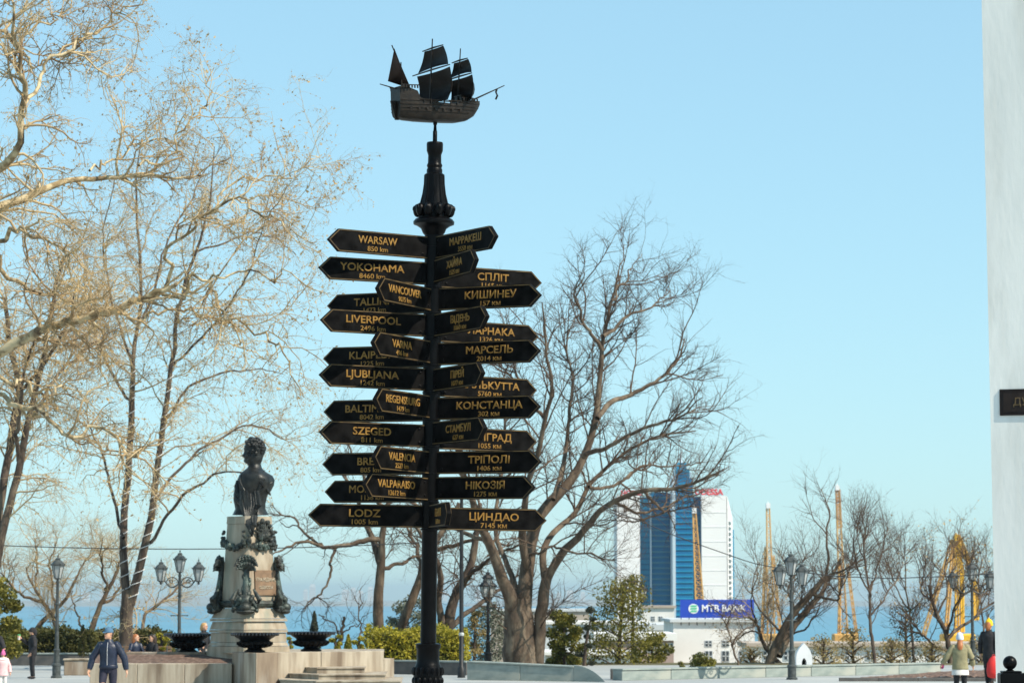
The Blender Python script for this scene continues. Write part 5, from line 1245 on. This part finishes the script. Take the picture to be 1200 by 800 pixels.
# ================================================================== PEOPLE
def skin_obj(verts, edges, sub=1):
    me = bpy.data.meshes.new('sk'); me.from_pydata([v[:3] for v in verts], edges, []); o = bpy.data.objects.new('sk', me); COL.objects.link(o)
    md = o.modifiers.new('s', 'SKIN'); md.use_smooth_shade = True
    for i, v in enumerate(verts):
        r = v[3]; me.skin_vertices[0].data[i].radius = r if hasattr(r, '__len__') else (r, r); me.skin_vertices[0].data[i].use_root = (i == 0)
    ss = o.modifiers.new('u', 'SUBSURF'); ss.levels = sub; ss.render_levels = sub
    return o
SKQ = []
def queue_skin(name, verts, edges, m_, parent, sub=2, extra=None): SKQ.append((name, skin_obj(verts, edges, sub), m_, parent, extra))
def flush_skins():
    dg = bpy.context.evaluated_depsgraph_get()
    for (name, o, m_, parent, extra) in SKQ:
        me = bpy.data.meshes.new_from_object(o.evaluated_get(dg)); me.name = name; me.materials.clear(); me.materials.append(MATS[m_])
        if extra:
            bm = bmesh.new(); bm.from_mesh(me)
            for (mb, slot) in extra:
                vs = [bm.verts.new(v) for v in mb.v]
                for f in mb.f:
                    try: fc = bm.faces.new([vs[i] for i in f]); fc.material_index = slot; fc.smooth = True
                    except ValueError: pass
            bm.to_mesh(me); bm.free(); me.materials.append(MATS['eye']); me.materials.append(MATS['lip'])
        link(name, me, parent)
    for (name, o, m_, parent, extra) in SKQ:
        d = o.data; bpy.data.objects.remove(o); bpy.data.meshes.remove(d)
    SKQ.clear()
def rotz(p, c, a):
    x, y = p[0]-c[0], p[1]-c[1]; return (c[0]+x*math.cos(a)-y*math.sin(a), c[1]+x*math.sin(a)+y*math.cos(a), p[2])
def person(label, px, D, h, rz, coat, trousers, z0=0.0, arms=None, legs=None, head_turn=0.0, shoes='black_cloth', coat_len=.80, bulk=1.0, seat=False, gx=None):
    """faces local -y. Joint heights are for 1.75 m and scaled. Returns root and head info."""
    s = h/1.75; x = (px-600)/F*D
    root = empty('person', (x, D, z0), rz, label, 'person')
    hip = .93*s if not seat else .50*s
    dz = hip-.93*s
    def S(a, b, c): return (a*s, b*s, c*s+dz)
    el = arms or {}; L_ = {}
    for sd in (-1, 1):
        e, w = el.get(sd, ((.29, .02, 1.13), (.31, -.06, .88)))
        L_[sd] = (S(sd*.195, .0, 1.42), S(sd*e[0], e[1], e[2]), S(sd*w[0], w[1], w[2]))
    lg = legs or {}; G_ = {}
    for sd in (-1, 1):
        if seat: kn, an, to = S(sd*.10, -.45, .93), S(sd*.10, -.47, .48), S(sd*.10, -.62, .43)
        else:
            k_, a_ = lg.get(sd, ((.10, -.02, .50), (.10, .02, .08))); kn, an = S(sd*k_[0], k_[1], k_[2]), S(sd*a_[0], a_[1], a_[2]); to = (an[0], an[1]-.16*s, an[2]-.045*s)
        G_[sd] = (S(sd*.095, 0, .90), kn, an, to)
    # body: one continuous surface, pelvis first
    V = [(*S(0, 0, .95), .13*s), (*S(0, .01, 1.12), .125*s), (*S(0, .0, 1.32), .145*s), (*S(0, .01, 1.46), .07*s), (*S(0, .0, 1.52), .055*s), (*S(0, -.015, 1.585), .07*s)]
    E = [(0, 1), (1, 2), (2, 3), (3, 4), (4, 5)]
    for sd in (-1, 1):
        i = len(V); a, b, c = L_[sd]; a = Vector(a); b = Vector(b); c = Vector(c); d = (c-b).normalized()
        V += [(*a, .06*s), (*b, .042*s), (*c, .028*s), (*(c+d*.055*s), (.034*s, .02*s))]; E += [(2, i), (i, i+1), (i+1, i+2), (i+2, i+3)]
        sid = d.cross(Vector((sd, .2, 0))); sid = sid.normalized() if sid.length > .1 else Vector((0, 1, 0))
        for (o_, ln, cu) in ((-.026, .075, .012), (-.009, .088, .014), (.009, .083, .014), (.026, .066, .014)):
            j = len(V); p = c+d*.075*s+sid*o_*s; p2 = p+d*ln*.55*s+Vector((-sd*cu, 0, 0))*s; p3 = p2+d*ln*.45*s+Vector((-sd*cu*2.2, 0, 0))*s
            V += [(*p, .010*s), (*p2, .009*s), (*p3, .007*s)]; E += [(i+3, j), (j, j+1), (j+1, j+2)]
        j = len(V); p = c+d*.03*s-sid*.035*s; V += [(*p, .012*s), (*(p+d*.035*s-sid*.02*s), .010*s), (*(p+d*.065*s-sid*.018*s), .008*s)]; E += [(i+2, j), (j, j+1), (j+1, j+2)]
    for sd in (-1, 1):
        i = len(V); a, b, c, d = G_[sd]; V += [(*a, .085*s), (*b, .055*s), (*c, .040*s), (*d, .035*s)]; E += [(0, i), (i, i+1), (i+1, i+2), (i+2, i+3)]
    hc = Vector(S(0, -.02, 1.645)); hm = MB()
    def hr(p): return rotz(p, hc, head_turn)
    rings = []
    for (z, xr, yf, yb_) in ((-.115, .035, -.075, .02), (-.095, .052, -.092, .055), (-.06, .066, -.098, .085), (-.02, .074, -.098, .098), (.03, .077, -.098, .105), (.07, .072, -.088, .100), (.10, .052, -.062, .075), (.118, .02, -.02, .03)):
        cy, ry = (yf+yb_)/2, (yb_-yf)/2; rings.append([hr((hc.x+xr*s*math.cos(a), hc.y+(cy+ry*math.sin(a))*s, hc.z+z*s)) for a in [2*math.pi*i/16 for i in range(16)]])
    hm.loft(rings)
    def hb(mm, p, r): mm.ball(hr((hc.x+p[0]*s, hc.y+p[1]*s, hc.z+p[2]*s)), tuple(q_*s for q_ in r), 8, 6)
    hb(hm, (0, -.105, -.015), (.013, .018, .022)); hb(hm, (0, -.11, -.03), (.017, .014, .012))
    for sd in (-1, 1): hb(hm, (sd*.078, .005, -.005), (.010, .022, .032))
    hb(hm, (0, -.085, -.09), (.025, .018, .016))
    ey = MB(); lp = MB()
    for sd in (-1, 1): hb(ey, (sd*.031, -.093, .008), (.013, .008, .007)); hb(ey, (sd*.031, -.094, .032), (.020, .007, .004))
    hb(lp, (0, -.094, -.058), (.024, .010, .007))
    queue_skin('body', V, E, 'skin', root, 2, [(hm, 0), (ey, 1), (lp, 2)])
    # coat
    b_ = bulk; hem = max(coat_len, .86) if seat else coat_len; cm = MB(); n = 20
    fr = random.Random(int(px*7+D))
    rings = []
    prof = [(hem, .172, .128), (hem+.02, .178, .133)]+[(z, rx, ry) for (z, rx, ry) in ((.80, .176, .132), (.90, .172, .130), (1.0, .166, .124), (1.08, .163, .122), (1.16, .167, .126), (1.25, .176, .132), (1.33, .186, .132), (1.385, .188, .122), (1.425, .170, .108), (1.455, .130, .094), (1.485, .088, .080), (1.53, .072, .070)) if z > hem+.04]
    ph = fr.uniform(0, 6)
    for (z, rx, ry) in prof:
        fold = .035*max(0, min(1, (1.3-z)/.25)); rr = []
        kb = b_ if z < 1.40 else 1+(b_-1)*.5
        for i in range(n):
            a_ = 2*math.pi*i/n; k_ = 1+fold*math.sin(a_*4+ph+z*7)*.6+fold*math.sin(a_*7-z*11)*.4
            rr.append(S(rx*kb*k_*math.cos(a_), ry*kb*k_*math.sin(a_)+.005, z))
        rings.append(rr)
    cm.loft(rings)
    for sd in (-1, 1):
        a, b, c = [Vector(t) for t in L_[sd]]; a = a+Vector((-sd*.03, 0, -.015))*s
        pts = [a+Vector((-sd*.05, 0, .01))*s, a, a.lerp(b, .33), a.lerp(b, .7), b, b.lerp(c, .25), b.lerp(c, .6), b.lerp(c, .95)]
        rs_ = [.050, .076, .074, .068, .066, .062, .057, .050]
        cm.tube(pts, [r_*s*b_*(1+.05*math.sin(i_*2.7+ph)) for i_, r_ in enumerate(rs_)], 12); cm.ball(a, (.075*s*b_, .075*s*b_, .072*s*b_), 12, 8)
    cm.build('coat', coat, root, smooth=True)
    tm = MB(); tm.loft([[S(rx*math.cos(2*math.pi*i/16), ry*math.sin(2*math.pi*i/16), z) for i in range(16)] for (z, rx, ry) in ((.80, .10, .09), (.86, .155, .115), (.95, .158, .118), (1.03, .15, .11))])
    for sd in (-1, 1):
        a, b, c, d = [Vector(t) for t in G_[sd]]
        tm.tube([a+Vector((0, 0, .04))*s, a.lerp(b, .3), a.lerp(b, .7), b, b.lerp(c, .3), b.lerp(c, .7), b.lerp(c, .97)], [r_*s for r_ in (.092, .094, .080, .070, .068, .062, .060)], 12)
    tm.build('trousers', trousers, root, smooth=True)
    for sd in (-1, 1):
        a, b, c, d = [Vector(t) for t in G_[sd]]
        m = MB(); m.ball(c+Vector((0, -.05, -.03))*s, (.05*s, .135*s, .045*s), 10, 6); m.build('shoe', shoes, root, smooth=True)
    return root, hc, s, head_turn
def headpiece(info, name, m_, build):
    root, hc, s, ht = info; m = MB(); build(m)
    m.v = [rotz((hc.x+v[0]*s, hc.y+v[1]*s, hc.z+v[2]*s), hc, ht) for v in m.v]
    return m.build(name, m_, root, smooth=True)
def dome(m, z0, rx, ry, h, cy=.003, n=16, roll=True):
    rings = [[(rx*k*math.cos(a), cy+ry*k*math.sin(a), z0+h*z) for a in [2*math.pi*i/n for i in range(n)]] for (k, z) in ((1.0, -.12), (1.06, 0), (1.05, .12), (1.0, .3), (.93, .52), (.78, .76), (.5, .93), (.18, 1.0))]
    m.loft(rings)
def hair_long(m, length=.3, r=.09):
    m.loft([[(k*r*math.cos(a), .025+k*r*1.15*math.sin(a)+oy, z) for a in [2*math.pi*i/14 for i in range(14)]] for (k, z, oy) in ((.35, .135, 0), (.8, .115, .0), (1.02, .07, .005), (1.06, .02, .025), (.98, -.05, .045), (.85, -length*.6, .06), (.6, -length, .065), (.2, -length-.03, .065))])
# man in the bomber jacket
inf = person('man in navy bomber jacket and blue cap walking in front of the basin', 130, 62.5, 1.79, R(-4), 'navy', 'trouser_navy', head_turn=R(-32), coat_len=.93, bulk=1.14,
    arms={-1: ((.35, .02, 1.14), (.40, -.05, .88)), 1: ((.33, .04, 1.13), (.385, .02, .87))}, legs={-1: ((.11, -.12, .50), (.11, .02, .09)), 1: ((.10, .02, .50), (.11, .14, .12))})
headpiece(inf, 'cap', 'cap_blue', lambda m: (dome(m, .035, .085, .108, .105), m.loft([[(x*.075, -.095-.07*(1-x*x)*k, .035-.025*k*(1-x*x)+dz_) for x in (-1, -.6, -.2, .2, .6, 1)] + [(x*.07, -.08, .045+dz_) for x in (1, .6, .2, -.2, -.6, -1)] for (k, dz_) in ((1, 0), (1, .008))])))
headpiece(inf, 'hair', 'hair_dark', lambda m: m.loft([[(.077*k*math.cos(a), .048+.066*k*math.sin(a), z) for a in [2*math.pi*i/14 for i in range(14)]] for (k, z) in ((.75, -.07), (1.0, -.03), (1.0, .03), (.9, .05))]))
m = MB(); m.loft([[(w*math.cos(a), -.02+w*.75*math.sin(a), z) for a in [2*math.pi*i/14 for i in range(14)]] for (w, z) in ((.075, 1.47), (.072, 1.50), (.066, 1.54))]); m.build('shirt_collar', 'shirt_grey', inf[0], smooth=True)
m = MB(); m.tube([(0, -.150, 1.0), (0, -.152, 1.16), (0, -.158, 1.3), (0, -.135, 1.42), (0, -.10, 1.49)], .007, 5); m.build('zip', 'shirt_grey', inf[0])
m = MB(); m.lathe([(.19, .93), (.20, .945), (.20, .985), (.192, 1.0)], 20); m.v = [(x*1.05, y*.80, z) for (x, y, z) in m.v]; m.build('waistband', 'navy', inf[0], smooth=True)
# child in pink
inf = person('small child in pink bobble hat and pale pink jacket at the left edge', 7, 74, 1.06, R(25), 'pale_pink', 'cream_cloth', coat_len=.75, bulk=1.35, head_turn=R(-10), shoes='cream_cloth')
headpiece(inf, 'hat', 'pink_hat', lambda m: (dome(m, .0, .098, .122, .16), m.ball((.0, .02, .175), .05, 10, 7)))
m = MB(); m.loft([[(w*math.cos(a), w*.8*math.sin(a), z) for a in [2*math.pi*i/14 for i in range(14)]] for (w, z) in ((.13, .86), (.12, .89), (.08, .92))]); m.build('scarf', 'cream_cloth', inf[0], smooth=True)
# dark figure half cut by the frame
inf = person('dark-clothed figure half cut off by the left edge behind the pink child', -3, 79, 1.68, R(170), 'black_cloth', 'black_cloth', coat_len=.75)
headpiece(inf, 'hair', 'hair_dark', lambda m: hair_long(m, .15))
# person in black drinking
inf = person('person in black coat holding up a green and white cup beside the lamp post', 41.5, 86.8, 1.53, R(-70), 'black_cloth', 'black_cloth', coat_len=.80, bulk=1.1,
    arms={-1: ((.26, -.10, 1.20), (.12, -.40, 1.40)), 1: ((.30, .02, 1.12), (.27, -.12, .90))})
headpiece(inf, 'hat', 'black_cloth', lambda m: (dome(m, -.01, .092, .115, .15), hair_long(m, .16, .085)))
root = inf[0]
hx_, hy_, hz_ = (-.12, -.46, 1.42); sc = inf[2]
wp = root.matrix_basis @ Vector((hx_*sc, hy_*sc, hz_*sc))
cu = empty('drink_cup', wp, 0, 'green and white cup held by the person in black', 'cup')
m = MB(); m.lathe([(.035, -.06), (.045, .06)], 14); m.build('cup', 'cream_cloth', cu, smooth=True)
m = MB(); m.lathe([(.048, .062), (.05, .075), (.045, .10), (.02, .105)], 14); m.build('lid', 'bottle_green', cu, smooth=True)
# two seated women and their bench
D_ = 92.5; bx_ = (171-600)/F*D_
bn = empty('park_bench', (bx_, D_+.1, 0), 0, 'wooden park bench behind the basin with two women sitting on it', 'bench')
for i in range(4): m = MB(); m.bbox(-.85, .85, -.22+i*.115, -.12+i*.115, .42, .455, .006); m.build('slat', 'wood', bn)
for i in range(3): m = MB(); m.bbox(-.85, .85, .26+.03*i, .29+.03*i, .55+.12*i, .64+.12*i, .006); m.build('slat', 'wood', bn)
for sx in (-.7, .7): m = MB(); m.tube([(sx, -.2, 0), (sx, -.2, .42)], .025, 6); m.tube([(sx, .2, 0), (sx, .22, .45), (sx, .36, .92)], .025, 6); m.tube([(sx, -.2, .40), (sx, .22, .40)], .02, 6); m.build('leg', 'lamp_iron', bn, smooth=True)
inf = person('seated woman with long brown hair in dark blue jacket left on the bench', 161.5, D_, 1.66, R(35), 'navy', 'black_cloth', seat=True, head_turn=R(35), arms={-1: ((.26, -.06, 1.15), (.14, -.30, 1.10)), 1: ((.26, -.08, 1.14), (.12, -.34, 1.12))})
headpiece(inf, 'hair', 'hair_red', lambda m: hair_long(m, .30))
inf = person('seated woman with dark hair in black jacket right on the bench', 181, D_, 1.64, R(-35), 'black_cloth', 'black_cloth', seat=True, head_turn=R(-30), arms={-1: ((.26, -.06, 1.15), (.14, -.28, 1.05)), 1: ((.26, -.08, 1.14), (.12, -.30, 1.05))})
headpiece(inf, 'hair', 'hair_dark', lambda m: hair_long(m, .26))
# person behind the pedestal
inf = person('person with orange-blond hair partly hidden behind the left side of the pedestal', 241, 88.0, 1.66, R(60), 'black_cloth', 'black_cloth')
headpiece(inf, 'hair', 'hair_blond', lambda m: hair_long(m, .14))
# girl in green jacket seen from behind
inf = person('girl with red hair in pale blue hat and olive jacket walking away on the right', 1122, 68, 1.60, R(172), 'olive_coat', 'black_cloth', coat_len=.84, bulk=1.22, arms={-1: ((.30, .0, 1.14), (.33, -.06, .93)), 1: ((.34, .02, 1.16), (.46, .0, .98))}, legs={-1: ((.10, -.06, .50), (.10, .10, .10)), 1: ((.10, .02, .50), (.10, -.10, .08))})
headpiece(inf, 'hat', 'hat_blue', lambda m: dome(m, -.02, .096, .118, .175))
headpiece(inf, 'hair', 'hair_red', lambda m: m.loft([[(.07*k*math.cos(a), .075+oy+.045*k*math.sin(a), z) for a in [2*math.pi*i/12 for i in range(12)]] for (k, z, oy) in ((.9, .0, 0), (1.0, -.08, .0), (1.05, -.16, .06), (1.0, -.24, .085), (.7, -.30, .09))]))
m = MB(); m.loft([[(w*math.cos(a), w*.78*math.sin(a), z*inf[2]) for a in [2*math.pi*i/16 for i in range(16)]] for (w, z) in ((.205, .70), (.20, .80), (.17, .86))]); m.build('jumper_hem', 'cream_cloth', inf[0], smooth=True)
m = MB(); m.ball((.46*inf[2], -.01, .93*inf[2]), (.045, .045, .075), 8, 6); m.build('glove', 'magenta', inf[0], smooth=True)
# person with yellow hat and red bag
inf = person('person in black coat and bright yellow hat at the white wall', 1156, 80, 1.80, R(150), 'black_cloth', 'black_cloth', coat_len=.66, bulk=1.05, arms={-1: ((.27, .02, 1.12), (.26, -.04, .88)), 1: ((.26, .0, 1.12), (.25, -.02, .86))}, legs={-1: ((.08, -.05, .50), (.08, .08, .10)), 1: ((.08, .02, .50), (.08, -.08, .08))})
headpiece(inf, 'hat', 'yellow_hat', lambda m: (dome(m, .0, .102, .125, .17), m.ball((0, .02, .175), .03, 8, 6)))
headpiece(inf, 'hair', 'hair_red', lambda m: hair_long(m, .13, .085))
wx = (1160.5-600)/F*79.7; bg_ = empty('shopping_bag', (wx, 79.62, 0.18), 0, 'bright red bag carried by the person in the yellow hat', 'bag')
m = MB(); m.loft([[(w*math.cos(a)*(1+.1*math.sin(3*a)), d*math.sin(a), z) for a in [2*math.pi*i/14 for i in range(14)]] for (w, d, z) in ((.09, .05, .05), (.17, .09, .09), (.20, .11, .25), (.18, .09, .45), (.12, .05, .58), (.04, .02, .66))]); m.build('bag', 'red_bag', bg_, smooth=True)
m = MB(); m.tube([(-.05, 0, .60), (-.02, 0, .70), (.02, 0, .70), (.05, 0, .60)], .012, 6); m.build('handle', 'red_bag', bg_, smooth=True)
flush_skins()

# ================================================================== HAZE over the bay
if HAZE > 0:
    hm_ = bpy.data.materials.new('haze'); hm_.use_nodes = True; nt = hm_.node_tree; nt.nodes.remove(nt.nodes['Principled BSDF'])
    pv_ = nt.nodes.new('ShaderNodeVolumePrincipled'); pv_.inputs['Color'].default_value = (0.74, 0.90, 1.0, 1); pv_.inputs['Density'].default_value = HAZE; pv_.inputs['Anisotropy'].default_value = 0.3
    nt.links.new(pv_.outputs[0], nt.nodes['Material Output'].inputs['Volume'])
    MATS['haze'] = hm_
    hz_ = MB(); hz_.box(-14500, 14500, -100, 16500, -70, 60); tag(hz_.build('haze', 'haze'), kind='stuff')
